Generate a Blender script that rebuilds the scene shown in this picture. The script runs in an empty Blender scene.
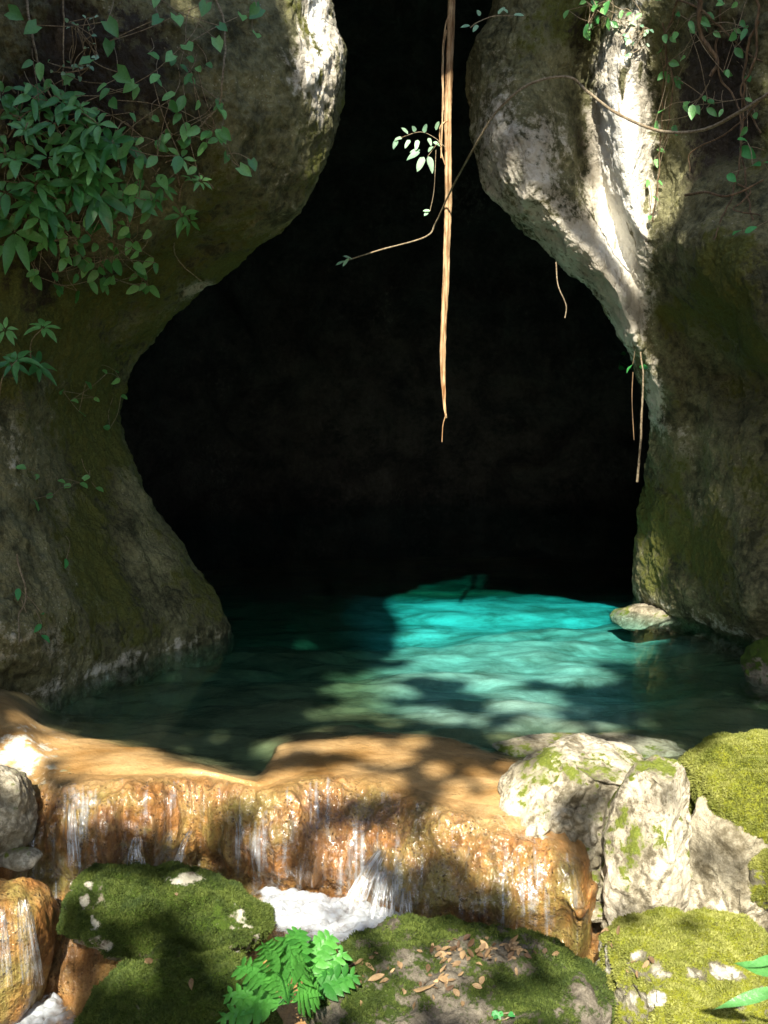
import bpy, bmesh, math, random
import numpy as np
from mathutils import Vector

random.seed(7)
RNG = np.random.default_rng(7)
sc = bpy.context.scene
COL = sc.collection
R = math.radians

# ------------------------------------------------------------------ camera map
F = 1100.0
HORIZON = 380.0
H = 2.0
PITCH = math.atan((512 - HORIZON) / F)
CAM = Vector((0, 0, H))
_c, _s = math.cos(PITCH), math.sin(PITCH)

def ray(px, py):
    dx = (px - 384) / F
    dy = (512 - py) / F
    return Vector((dx, _c + dy * _s, -_s + dy * _c))

def P(px, py, Y):
    d = ray(px, py)
    return CAM + d * (Y / d.y)

def W(px, py, z):
    d = ray(px, py)
    t = (z - H) / d.z
    return CAM + d * t

# ------------------------------------------------------------------ noise
_perm = np.random.default_rng(1).permutation(256).astype(np.int64)
_perm = np.concatenate([_perm, _perm, _perm])
_g = np.random.default_rng(2).normal(size=(256, 3))
_g /= np.linalg.norm(_g, axis=1)[:, None]

def perlin(p, seed=0):
    p = p + seed * 17.371
    i = np.floor(p).astype(np.int64)
    f = p - i
    i &= 255
    u = f * f * f * (f * (f * 6 - 15) + 10)
    def g(ox, oy, oz):
        h = _perm[_perm[_perm[(i[:, 0] + ox) & 255] + ((i[:, 1] + oy) & 255)] + ((i[:, 2] + oz) & 255)]
        gr = _g[h]
        return gr[:, 0] * (f[:, 0] - ox) + gr[:, 1] * (f[:, 1] - oy) + gr[:, 2] * (f[:, 2] - oz)
    x0 = g(0,0,0) * (1-u[:,0]) + g(1,0,0) * u[:,0]
    x1 = g(0,1,0) * (1-u[:,0]) + g(1,1,0) * u[:,0]
    x2 = g(0,0,1) * (1-u[:,0]) + g(1,0,1) * u[:,0]
    x3 = g(0,1,1) * (1-u[:,0]) + g(1,1,1) * u[:,0]
    y0 = x0 * (1-u[:,1]) + x1 * u[:,1]
    y1 = x2 * (1-u[:,1]) + x3 * u[:,1]
    return (y0 * (1-u[:,2]) + y1 * u[:,2]) * 1.6

def fbm(p, freq=1.0, octv=4, seed=0, gain=0.5):
    a, s, out = 1.0, 0.0, np.zeros(len(p))
    for o in range(octv):
        out += a * perlin(p * freq, seed + o * 3)
        s += a
        a *= gain
        freq *= 2.03
    return out / s

def ridged(p, freq=1.0, octv=4, seed=0, gain=0.5):
    a, s, out = 1.0, 0.0, np.zeros(len(p))
    for o in range(octv):
        n = 1 - np.abs(perlin(p * freq, seed + o * 3)) * 1.6
        out += a * n * n
        s += a
        a *= gain
        freq *= 2.1
    return out / s

def worley(p, freq=1.0, seed=0):
    p = p * freq + seed * 7.77
    i = np.floor(p).astype(np.int64)
    f = p - i
    F1 = np.full(len(p), 9.0); F2 = np.full(len(p), 9.0)
    for ox in (-1, 0, 1):
        for oy in (-1, 0, 1):
            for oz in (-1, 0, 1):
                a = _perm[(i[:,0]+ox) & 255]; b = _perm[a + ((i[:,1]+oy) & 255)]; c = _perm[b + ((i[:,2]+oz) & 255)]
                q = np.stack([_perm[c] / 255., _perm[c+37] / 255., _perm[c+91] / 255.], 1)
                d = np.sqrt(((q + np.array([ox, oy, oz]) - f) ** 2).sum(1))
                m = d < F1
                F2 = np.where(m, F1, np.minimum(F2, d))
                F1 = np.where(m, d, F1)
    return F1, F2

def sst(x, a, b):
    t = np.clip((x - a) / (b - a), 0, 1)
    return t * t * (3 - 2 * t)

# ------------------------------------------------------------------ mesh utils
def mesh_np(name, V, faces, mats, attrs=None, smooth=True, uv=None):
    """V (n,3); faces (m,3 or 4) int array"""
    V = np.asarray(V, dtype=np.float32); Fc = np.asarray(faces, dtype=np.int32)
    me = bpy.data.meshes.new(name)
    k = Fc.shape[1]
    me.vertices.add(len(V)); me.vertices.foreach_set('co', V.ravel())
    me.loops.add(Fc.size); me.loops.foreach_set('vertex_index', Fc.ravel())
    me.polygons.add(len(Fc))
    me.polygons.foreach_set('loop_start', np.arange(0, Fc.size, k, dtype=np.int32))
    me.polygons.foreach_set('loop_total', np.full(len(Fc), k, dtype=np.int32))
    me.polygons.foreach_set('use_smooth', np.full(len(Fc), smooth))
    me.update(calc_edges=True)
    if attrs:
        for n, a in attrs.items():
            at = me.attributes.new(n, 'FLOAT', 'POINT')
            at.data.foreach_set('value', np.asarray(a, dtype=np.float32))
    for m in (mats if isinstance(mats, (list, tuple)) else [mats]):
        me.materials.append(m)
    return me

def link(name, me, parent=None, loc=None):
    o = bpy.data.objects.new(name, me)
    COL.objects.link(o)
    if loc is not None: o.location = loc
    if parent is not None: o.parent = parent
    return o

def tag(o, label=None, cat=None, group=None, kind=None):
    if label: o['label'] = label
    if cat: o['category'] = cat
    if group: o['group'] = group
    if kind: o['kind'] = kind
    return o

def empty(name, loc, label, cat, group=None):
    o = bpy.data.objects.new(name, None)
    o.empty_display_size = 0.1
    COL.objects.link(o); o.location = loc
    return tag(o, label, cat, group)

def grid_faces(nr, nc, flip=False):
    i = np.arange(nr - 1)[:, None] * nc + np.arange(nc - 1)[None, :]
    i = i.ravel()
    f = np.stack([i, i + 1, i + nc + 1, i + nc], 1)
    return f[:, ::-1] if flip else f

def cr_matrix(n, ts):
    """catmull-rom weights: (len(ts), n)"""
    M = np.zeros((len(ts), n))
    for r, t in enumerate(ts):
        i = min(int(t), n - 2); f = t - i
        w = [-.5*f**3 + f*f - .5*f, 1.5*f**3 - 2.5*f*f + 1, -1.5*f**3 + 2*f*f + .5*f, .5*f**3 - .5*f*f]
        for k, ww in zip((i-1, i, i+1, i+2), w):
            if k < 0: M[r, 0] += 2*ww; M[r, 1] -= ww
            elif k > n-1: M[r, n-1] += 2*ww; M[r, n-2] -= ww
            else: M[r, k] += ww
    return M

def dens(weights, total):
    """parameter samples with given number share per control span"""
    w = np.array(weights, float); w = w / w.sum() * total
    out = []
    for k, c in enumerate(w):
        n = max(2, int(round(c)))
        out += list(k + np.arange(n) / n)
    out.append(float(len(weights)))
    return np.array(out)

def surf(ctrl, tr, tc):
    C = np.array(ctrl, float)       # rows, cols, 3
    A = cr_matrix(C.shape[0], tr); B = cr_matrix(C.shape[1], tc)
    return np.einsum('ri,ijk,cj->rck', A, C, B)

def grid_normals(G):
    du = np.gradient(G, axis=1); dv = np.gradient(G, axis=0)
    n = np.cross(du, dv)
    return n / (np.linalg.norm(n, axis=2, keepdims=True) + 1e-9)

def catmull(points, n):
    pts = np.array([tuple(p) for p in points], float)
    return cr_matrix(len(pts), np.linspace(0, len(pts) - 1, n)) @ pts

def tube_arrays(path, radii, seg=8, rough=0.0, seed=0):
    path = np.asarray(path, float); n = len(path)
    T = np.gradient(path, axis=0); T /= np.linalg.norm(T, axis=1)[:, None] + 1e-9
    up = np.array([0.31, 0.95, 0.12])
    A = np.cross(T, up); A /= np.linalg.norm(A, axis=1)[:, None] + 1e-9
    B = np.cross(T, A)
    th = np.linspace(0, 2*np.pi, seg, endpoint=False)
    r = np.broadcast_to(np.asarray(radii, float), (n,)) if np.ndim(radii) else np.full(n, radii)
    V = path[:, None, :] + r[:, None, None] * (A[:, None, :] * np.cos(th)[None, :, None] + B[:, None, :] * np.sin(th)[None, :, None])
    V = V.reshape(-1, 3)
    if rough > 0:
        nz = fbm(V * np.array([1, 1, .3]), 60, 2, seed)
        C = np.repeat(path, seg, 0)
        V = V + (V - C) * (nz * rough)[:, None]
    i = np.arange(n - 1)[:, None] * seg + np.arange(seg)[None, :]
    j = np.arange(n - 1)[:, None] * seg + (np.arange(seg)[None, :] + 1) % seg
    Fc = np.stack([i.ravel(), j.ravel(), (j + seg).ravel(), (i + seg).ravel()], 1)
    return V, Fc

class Acc:
    def __init__(s): s.V = []; s.F = []; s.n = 0; s.A = []
    def add(s, V, Fc, a=None):
        s.V.append(V); s.F.append(np.asarray(Fc) + s.n); s.n += len(V)
        s.A.append(np.full(len(V), 0.5 if a is None else a))
    def build(s, name, mat, parent=None, loc=None, smooth=True):
        V = np.concatenate(s.V); Fc = np.concatenate(s.F)
        if loc is not None: V = V - np.array(tuple(loc))
        return link(name, mesh_np(name, V, Fc, mat, {'tint': np.concatenate(s.A)}, smooth), parent, loc if parent is None else None)

# ------------------------------------------------------------------ materials
class NT:
    def __init__(s, name):
        s.m = bpy.data.materials.new(name); s.m.use_nodes = True
        s.t = s.m.node_tree; s.t.nodes.clear()
        s.out = s.t.nodes.new('ShaderNodeOutputMaterial')
    def n(s, typ, ins=None, **kw):
        nd = s.t.nodes.new('ShaderNode' + typ)
        for k, v in kw.items(): setattr(nd, k, v)
        if ins:
            for k, v in ins.items():
                if isinstance(v, bpy.types.NodeSocket): s.t.links.new(v, nd.inputs[k])
                else: nd.inputs[k].default_value = v
        return nd
    def l(s, a, b): s.t.links.new(a, b)
    def noise(s, vec, scale, detail=4, rough=.6, dist=0):
        return s.n('TexNoise', {'Vector': vec, 'Scale': scale, 'Detail': detail, 'Roughness': rough, 'Distortion': dist}).outputs[0]
    def ramp(s, fac, a, b, c0=(0,0,0,1), c1=(1,1,1,1)):
        r = s.n('ValToRGB', {'Fac': fac}); e = r.color_ramp.elements
        e[0].position = a; e[1].position = b; e[0].color = c0; e[1].color = c1
        return r.outputs[0]
    def mix(s, f, a, b, mode='MIX'):
        nd = s.n('Mix', data_type='RGBA', blend_type=mode)
        for sk, v in ((nd.inputs[0], f), (nd.inputs[6], a), (nd.inputs[7], b)):
            if isinstance(v, bpy.types.NodeSocket): s.l(v, sk)
            else: sk.default_value = v
        return nd.outputs[2]
    def math(s, op, a, b=0.0, clamp=False):
        nd = s.n('Math', operation=op, use_clamp=clamp)
        for i, v in enumerate((a, b)):
            if isinstance(v, bpy.types.NodeSocket): s.l(v, nd.inputs[i])
            else: nd.inputs[i].default_value = v
        return nd.outputs[0]
    def attr(s, n): return s.n('Attribute', attribute_name=n).outputs['Fac']

def c4(*c): return (c[0], c[1], c[2], 1)

def rock_mat(name, dark, light, pale, moss, moss2, scale=1.0, bump=0.5, rough=.85, coat=0.0, streak=0.0, mossbump=0.0):
    t = NT(name)
    co = t.n('TexCoord').outputs['Object']
    n1 = t.noise(co, 2.2*scale, 8, .62, .3)
    n2 = t.noise(co, 14*scale, 6, .7)
    n3 = t.noise(co, 60*scale, 4, .7)
    mp = t.n('Mapping', {'Vector': co, 'Scale': (9*scale, 9*scale, 1.1*scale)}).outputs[0]
    ns = t.noise(mp, 1.0, 5, .6, .6)
    f = t.math('ADD', t.math('MULTIPLY', n1, .55), t.math('MULTIPLY', n2, .45))
    f = t.math('ADD', t.math('MULTIPLY', ns, streak), t.math('MULTIPLY', f, 1 - streak))
    col = t.mix(t.ramp(f, .41, .60), dark, light)
    col = t.mix(t.math('MULTIPLY', t.ramp(n3, .5, .68), .35), col, (dark[0]*.6, dark[1]*.6, dark[2]*.6, 1))
    # pale limestone / lichen
    pf = t.math('MULTIPLY', t.attr('pale'), 1.0)
    pf = t.math('ADD', pf, t.math('MULTIPLY', t.math('SUBTRACT', n2, .5), 1.5))
    pf = t.ramp(pf, .38, .62)
    pcol = t.mix(t.ramp(n1, .4, .62), (pale[0]*.6, pale[1]*.58, pale[2]*.55, 1), pale)
    col = t.mix(pf, col, pcol)
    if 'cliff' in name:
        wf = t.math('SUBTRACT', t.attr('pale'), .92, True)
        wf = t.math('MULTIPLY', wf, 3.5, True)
        col = t.mix(wf, col, c4(.86,.84,.76))  # sunlight put into the cliff colour: whitens the sunlit streaks
    # lichen dots
    vo = t.n('TexVoronoi', {'Vector': co, 'Scale': 34*scale, 'Randomness': 1.0})
    dots = t.math('MULTIPLY', t.ramp(vo.outputs['Distance'], .16, .24, c4(1,1,1), c4(0,0,0)), t.ramp(n1, .5, .62))
    col = t.mix(t.math('MULTIPLY', dots, .35), col, pale)
    # moss
    mf = t.math('ADD', t.attr('moss'), t.math('MULTIPLY', t.math('SUBTRACT', n2, .5), 1.3))
    mf = t.math('ADD', mf, t.math('MULTIPLY', t.math('SUBTRACT', n1, .5), .9))
    mf = t.ramp(mf, .42, .6)
    mcol = t.mix(t.ramp(n3, .35, .65), moss, moss2)
    mcol = t.mix(t.ramp(n2, .4, .66), mcol, (moss[0]*1.5, moss[1]*1.25, moss[2], 1))
    col = t.mix(mf, col, mcol)
    # cracks, used for the bump height only
    vd = t.n('TexVoronoi', {'Vector': t.mix(.12, co, t.n('TexNoise', {'Vector': co, 'Scale': 5*scale}).outputs['Color']), 'Scale': 5*scale}, feature='DISTANCE_TO_EDGE').outputs['Distance']
    crack = t.ramp(vd, .0, .035)
    b1 = t.math('MULTIPLY', n2, .8); b2 = t.math('MULTIPLY', n3, .35)
    hgt = t.math('ADD', b1, b2)
    hgt = t.math('ADD', hgt, t.math('MULTIPLY', crack, .12))
    n4 = t.noise(co, 190*scale, 3, .8)
    hgt = t.math('ADD', hgt, t.math('MULTIPLY', t.math('MULTIPLY', n4, mf), mossbump + .12))
    bp = t.n('Bump', {'Height': hgt, 'Strength': bump, 'Distance': .05 / scale})
    if 'cliff' in name:
        sf = t.ramp(t.math('ADD', t.attr('soil'), t.math('MULTIPLY', t.math('SUBTRACT', n2, .5), 1.2)), .4, .62)
        col = t.mix(sf, col, t.mix(n3, c4(.010,.008,.005), c4(.055,.042,.026)))
    rg = t.mix(mf, (rough,)*3 + (1,), c4(.95, .95, .95))
    b = t.n('BsdfPrincipled', {'Base Color': col, 'Roughness': rg, 'Normal': bp.outputs[0], 'Specular IOR Level': .3,
                               'Coat Weight': coat, 'Coat Roughness': .18})
    if coat > 0:
        wet = t.math('MULTIPLY', t.attr('wet'), coat)
        t.l(wet, b.inputs['Coat Weight'])
        bp2 = t.n('Bump', {'Height': t.math('ADD', n2, t.math('MULTIPLY', n3, .4)), 'Strength': .55, 'Distance': .02})
        t.l(bp2.outputs[0], b.inputs['Coat Normal'])
    t.l(b.outputs[0], t.out.inputs[0])
    return t.m

M_CLIFF = rock_mat('cliff_limestone', c4(.040,.040,.016), c4(.245,.232,.115), c4(.62,.58,.48), c4(.055,.066,.014), c4(.125,.135,.032), 1.0, .8)
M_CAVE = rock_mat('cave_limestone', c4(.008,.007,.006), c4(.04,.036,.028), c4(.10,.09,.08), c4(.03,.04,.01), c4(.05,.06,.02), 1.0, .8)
M_PALE = rock_mat('pale_limestone', c4(.12,.10,.06), c4(.40,.36,.26), c4(.64,.58,.45), c4(.07,.10,.012), c4(.20,.23,.04), 2.2, .8)
M_MOSSROCK = rock_mat('mossy_rock', c4(.09,.07,.045), c4(.32,.29,.22), c4(.5,.48,.38), c4(.028,.060,.004), c4(.075,.115,.008), 2.4, .8, mossbump=.5)
M_BRIGHTMOSS = rock_mat('yellow_moss_rock', c4(.09,.08,.05), c4(.36,.33,.24), c4(.62,.6,.5), c4(.14,.17,.012), c4(.30,.32,.035), 2.4, .8, mossbump=.5)
M_LITTER = rock_mat('litter_rock', c4(.06,.05,.035), c4(.24,.21,.16), c4(.36,.33,.27), c4(.025,.05,.004), c4(.06,.09,.01), 3.0, .9, mossbump=.4)
M_SOIL = rock_mat('forest_soil', c4(.03,.02,.012), c4(.09,.065,.04), c4(.2,.17,.12), c4(.02,.035,.006), c4(.04,.06,.01), .8, .8)

def ledge_mat():
    t = NT('travertine')
    co = t.n('TexCoord').outputs['Object']
    n1 = t.noise(co, 2.0, 6, .6, .4)
    n2 = t.noise(co, 11, 6, .65)
    n3 = t.noise(co, 55, 4, .7)
    mp = t.n('Mapping', {'Vector': co, 'Scale': (16, 5, 2.2)}).outputs[0]
    ns = t.noise(mp, 1.0, 6, .65, .5)
    mp2 = t.n('Mapping', {'Vector': co, 'Scale': (2.0, 3.2, 3)}).outputs[0]
    nh = t.noise(mp2, 1.0, 5, .6, .3)
    top = t.mix(t.ramp(nh, .34, .66), c4(.25,.13,.035), c4(.52,.34,.15))
    top = t.mix(t.math('MULTIPLY', t.ramp(n2, .5, .68), .4), top, c4(.27,.17,.06))
    top = t.mix(t.math('MULTIPLY', t.ramp(n3, .5, .7), .35), top, c4(.30,.15,.05))
    fall = t.mix(t.ramp(ns, .36, .64), c4(.075,.032,.009), c4(.34,.15,.035))
    fall = t.mix(t.math('MULTIPLY', t.ramp(n2, .5, .66), .6), fall, c4(.42,.27,.11))
    fall = t.mix(t.math('MULTIPLY', t.ramp(n1, .46, .6), .7), fall, c4(.22,.20,.05))
    fall = t.mix(t.math('MULTIPLY', t.ramp(n3, .5, .66), .7), fall, c4(.10,.04,.012))
    vp = t.n('TexVoronoi', {'Vector': co, 'Scale': 48}).outputs['Distance']
    pore = t.math('MULTIPLY', t.ramp(vp, .12, .34, c4(1,1,1), c4(0,0,0)), t.ramp(n2, .42, .6))
    fall = t.mix(t.math('MULTIPLY', pore, .75), fall, c4(.045,.02,.008))
    col = t.mix(t.attr('fall'), top, fall)
    nb = t.noise(t.n('Mapping', {'Vector': co, 'Scale': (1.0, 1.3, 1)}).outputs[0], 1.9, 7, .68, .5)
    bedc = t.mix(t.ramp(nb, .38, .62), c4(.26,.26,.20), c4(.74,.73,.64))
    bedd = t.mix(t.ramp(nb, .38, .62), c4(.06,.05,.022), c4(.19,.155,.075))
    bedc = t.mix(t.attr('basin'), bedd, bedc)  # sunlit and unlit tones painted into the bed colour
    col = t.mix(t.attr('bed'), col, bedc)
    pf = t.ramp(t.math('ADD', t.attr('pale'), t.math('MULTIPLY', t.math('SUBTRACT', n2, .5), 1.6)), .4, .6)
    col = t.mix(pf, col, t.mix(n2, c4(.42,.38,.29), c4(.68,.64,.54)))
    mf = t.ramp(t.math('ADD', t.attr('moss'), t.math('MULTIPLY', t.math('SUBTRACT', n2, .5), 1.6)), .42, .62)
    col = t.mix(mf, col, t.mix(n3, c4(.08,.09,.015), c4(.24,.24,.05)))
    hgt = t.math('ADD', n2, t.math('MULTIPLY', n3, .5))
    hgt = t.math('ADD', hgt, t.math('MULTIPLY', ns, .6))
    hgt = t.math('SUBTRACT', hgt, t.math('MULTIPLY', pore, .5))
    hgt = t.math('MULTIPLY', hgt, t.math('ADD', t.math('MULTIPLY', t.attr('fall'), .85), .3))
    bp = t.n('Bump', {'Height': hgt, 'Strength': .85, 'Distance': .03})
    bp2 = t.n('Bump', {'Height': t.math('ADD', t.math('MULTIPLY', ns, 1.2), n2), 'Strength': .5, 'Distance': .03})
    b = t.n('BsdfPrincipled', {'Base Color': col, 'Roughness': .6, 'Normal': bp.outputs[0], 'Specular IOR Level': .3,
            'Coat Weight': t.attr('wet'), 'Coat Roughness': .12, 'Coat IOR': 1.33, 'Coat Normal': bp2.outputs[0]})
    t.l(b.outputs[0], t.out.inputs[0])
    return t.m
M_LEDGE = ledge_mat()

def water_mat(name, absorb, dens_, bump=.25, scl=(3, 9, 3), film=False):
    t = NT(name)
    co = t.n('TexCoord').outputs['Object']
    mp = t.n('Mapping', {'Vector': co, 'Scale': scl}).outputs[0]
    n = t.noise(mp, 1.0, 4, .55, .5)
    bp = t.n('Bump', {'Height': n, 'Strength': bump, 'Distance': .02})
    # air to water reflectance by Schlick, the same from both sides of the surface
    geo = t.n('NewGeometry')
    dt = t.n('VectorMath', {0: bp.outputs[0], 1: geo.outputs['Incoming']}, operation='DOT_PRODUCT').outputs['Value']
    om = t.math('SUBTRACT', 1.0, t.math('ABSOLUTE', dt), True)
    fr = t.math('ADD', t.math('MULTIPLY', t.math('POWER', om, 5.0), .98), .02, True)
    gl = t.n('BsdfGlossy', {'Color': c4(1,1,1), 'Roughness': .03, 'Normal': bp.outputs[0]})
    tr = t.n('BsdfTransparent', {'Color': c4(.98,.99,.985)})
    mx = t.n('MixShader', {0: fr, 1: tr.outputs[0], 2: gl.outputs[0]})
    t.l(mx.outputs[0], t.out.inputs[0])
    if absorb:
        ab = t.n('VolumeAbsorption', {'Color': absorb, 'Density': dens_})
        t.l(ab.outputs[0], t.out.inputs['Volume'])
    return t.m
M_POOL = water_mat('pool_water', c4(.0, .865, .90), 1.3, .035, (1.2, 3, 1))
M_STREAM = water_mat('stream_water', None, 0, .5, (9, 14, 5))

def white_water(name, use_attr=True, opac=1.0):
    t = NT(name)
    co = t.n('TexCoord').outputs['Object']
    n = t.noise(co, 28, 5, .65)
    bp = t.n('Bump', {'Height': n, 'Strength': .25, 'Distance': .02})
    df = t.n('BsdfDiffuse', {'Color': c4(.56,.60,.63), 'Normal': bp.outputs[0]})
    tl = t.n('BsdfTranslucent', {'Color': c4(.80,.85,.87)})
    gl = t.n('BsdfGlossy', {'Color': c4(1,1,1), 'Roughness': .12, 'Normal': bp.outputs[0]})
    m1 = t.n('MixShader', {0: .35, 1: df.outputs[0], 2: tl.outputs[0]})
    m2 = t.n('MixShader', {0: .12, 1: m1.outputs[0], 2: gl.outputs[0]})
    tr0 = t.n('BsdfTransparent')
    lw = t.n('LayerWeight', {'Blend': .25, 'Normal': bp.outputs[0]}).outputs['Fresnel']
    tr = t.n('MixShader', {0: t.math('ADD', t.math('MULTIPLY', lw, .25), .015), 1: tr0.outputs[0], 2: gl.outputs[0]})
    if use_attr:
        a = t.math('ADD', t.attr('alpha'), t.math('MULTIPLY', t.math('SUBTRACT', n, .5), .9))
        a = t.math('MULTIPLY', t.ramp(a, .25, .95), opac)
    else:
        a = opac
    m3 = t.n('MixShader', {0: a, 1: tr.outputs[0], 2: m2.outputs[0]})
    t.l(m3.outputs[0], t.out.inputs[0])
    return t.m
M_FOAM = white_water('white_foam', True, .9)
M_FILM = white_water('falling_film', True, .75)
M_JET = white_water('falling_jet', False, .62)

def leaf_mat(name, a, b, trans=.35, rough=.4, warm=None):
    t = NT(name)
    co = t.n('TexCoord').outputs['Object']
    n = t.noise(co, 6, 4, .6); n2 = t.noise(co, 70, 3, .6)
    col = t.mix(t.attr('tint'), a, b)
    col = t.mix(t.math('MULTIPLY', t.ramp(n2, .4, .7), .3), col, (a[0]*.5, a[1]*.5, a[2]*.5, 1))
    if warm:
        col = t.mix(t.math('MULTIPLY', t.ramp(n, .62, .72), .7), col, warm)
    bp = t.n('Bump', {'Height': n2, 'Strength': .3, 'Distance': .01})
    p = t.n('BsdfPrincipled', {'Base Color': col, 'Roughness': rough, 'Specular IOR Level': .5, 'Normal': bp.outputs[0]})
    tl = t.n('BsdfTranslucent', {'Color': t.mix(.35, col, c4(b[0]*1.6, b[1]*1.6, b[2]*.6))})
    m = t.n('MixShader', {0: trans, 1: p.outputs[0], 2: tl.outputs[0]})
    t.l(m.outputs[0], t.out.inputs[0])
    return t.m
M_LEAF = leaf_mat('shrub_leaf', c4(.04,.18,.045), c4(.22,.50,.15), .25, .38, c4(.16,.17,.05))
M_LEAFBR = leaf_mat('bright_leaf', c4(.03,.22,.05), c4(.09,.42,.12), .35, .45)
M_FERN = leaf_mat('fern_leaf', c4(.03,.15,.025), c4(.12,.40,.07), .35, .45)
M_LEAFPALE = leaf_mat('pale_leaf', c4(.12,.30,.18), c4(.42,.62,.42), .3, .45)
M_CANOPY = leaf_mat('canopy_leaf', c4(.03,.08,.015), c4(.09,.18,.03), .3, .5)
M_MOSSF = leaf_mat('moss_fibre', c4(.030,.055,.006), c4(.115,.155,.022), .3, .8)
M_MOSSY = leaf_mat('moss_fibre_yellow', c4(.15,.175,.022), c4(.38,.385,.10), .3, .8)
M_DRY = leaf_mat('dry_leaf', c4(.07,.035,.015), c4(.42,.28,.14), .2, .7)

def wood_mat(name, a, b, sc_=(40, 40, 2.5), bump=.7):
    t = NT(name)
    co = t.n('TexCoord').outputs['Object']
    mp = t.n('Mapping', {'Vector': co, 'Scale': sc_}).outputs[0]
    n = t.noise(mp, 1.0, 6, .7, .3)
    n2 = t.noise(co, 7, 3, .6)
    col = t.mix(t.ramp(n, .36, .62), a, b)
    col = t.mix(t.math('MULTIPLY', t.ramp(n2, .45, .7), .5), col, (a[0]*1.6, a[1]*1.3, a[2]*.9, 1))
    bp = t.n('Bump', {'Height': n, 'Strength': bump, 'Distance': .02})
    p = t.n('BsdfPrincipled', {'Base Color': col, 'Roughness': .75, 'Normal': bp.outputs[0], 'Specular IOR Level': .25})
    t.l(p.outputs[0], t.out.inputs[0])
    return t.m
M_VINE = wood_mat('vine_bark', c4(.13,.06,.02), c4(.62,.44,.25))
M_TWIG = wood_mat('twig_bark', c4(.10,.075,.045), c4(.33,.27,.18), (60, 60, 60), .4)
M_ROOT = wood_mat('root_bark', c4(.05,.035,.022), c4(.20,.13,.07), (50, 50, 10), .5)
M_TRUNK = wood_mat('trunk_bark', c4(.04,.03,.02), c4(.16,.12,.08), (9, 9, 1.5), .8)

# ------------------------------------------------------------------ cliffs
def lrow(py, pe, Ye, f, m, o, Yfar=5.2, xf=-4.2, back=4.0):
    """left cliff row: edge px/depth, front quarter, middle and frame-left depth"""
    pts = [P(pe - 330, py, Ye + back), P(pe - 75, py, Ye + 1.1), P(pe - 12, py, Ye + .42), P(pe, py, Ye),
           P(pe - 16, py, Ye - .30), P(pe * .70 , py, f), P(pe * .36, py, m), P(0, py, o), P(-230, py, o - .9)]
    z = pts[-1].z
    pts += [Vector((xf, Yfar - 2, z)), Vector((xf - .8, -3, z)), Vector((xf - .3, -12, z))]
    return pts

LC = [
    lrow(-420, 700, 8.2, 8.0, 7.9, 7.8),
    lrow(-260, 520, 8.3, 7.9, 7.7, 7.6),
    lrow(-150, 405, 8.4, 7.8, 7.4, 7.4),
    lrow(-70, 345, 8.4, 7.7, 7.2, 7.2),
    lrow(0, 334, 8.4, 7.6, 7.2, 7.1),
    lrow(60, 341, 8.4, 7.5, 7.2, 7.1),
    lrow(120, 334, 8.4, 7.5, 7.2, 7.1),
    lrow(180, 316, 8.4, 7.6, 7.3, 7.1),
    lrow(225, 284, 8.5, 7.9, 7.4, 7.15),
    lrow(262, 236, 8.7, 8.2, 7.6, 7.2),
    lrow(300, 182, 9.0, 8.4, 7.8, 7.2),
    lrow(335, 148, 9.1, 8.4, 7.8, 7.2),
    lrow(370, 127, 9.1, 8.3, 7.8, 7.15),
    lrow(420, 117, 9.0, 8.4, 7.8, 7.1),
    lrow(470, 131, 8.9, 8.3, 7.7, 7.0),
    lrow(530, 170, 8.8, 8.1, 7.5, 6.8),
    lrow(590, 208, 8.7, 8.0, 7.3, 6.6),
    lrow(632, 229, 8.6, 7.9, 7.15, 6.45),
    lrow(690, 226, 8.7, 7.95, 7.2, 6.5),
    lrow(800, 200, 8.9, 8.2, 7.3, 6.7),
]
# right cliff rows: explicit front points (px, Y)
def rrow(py, pe, Ye, fr, back=4.0):
    pts = [P(pe + 330, py, Ye + back), P(pe + 75, py, Ye + 1.1), P(pe + 12, py, Ye + .42), P(pe, py, Ye)]
    pts += [P(px, py, Y) for px, Y in fr]
    z = pts[-1].z
    pts += [Vector((4.1, 3.2, z)), Vector((4.8, -3, z)), Vector((4.2, -12, z))]
    return pts
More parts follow.
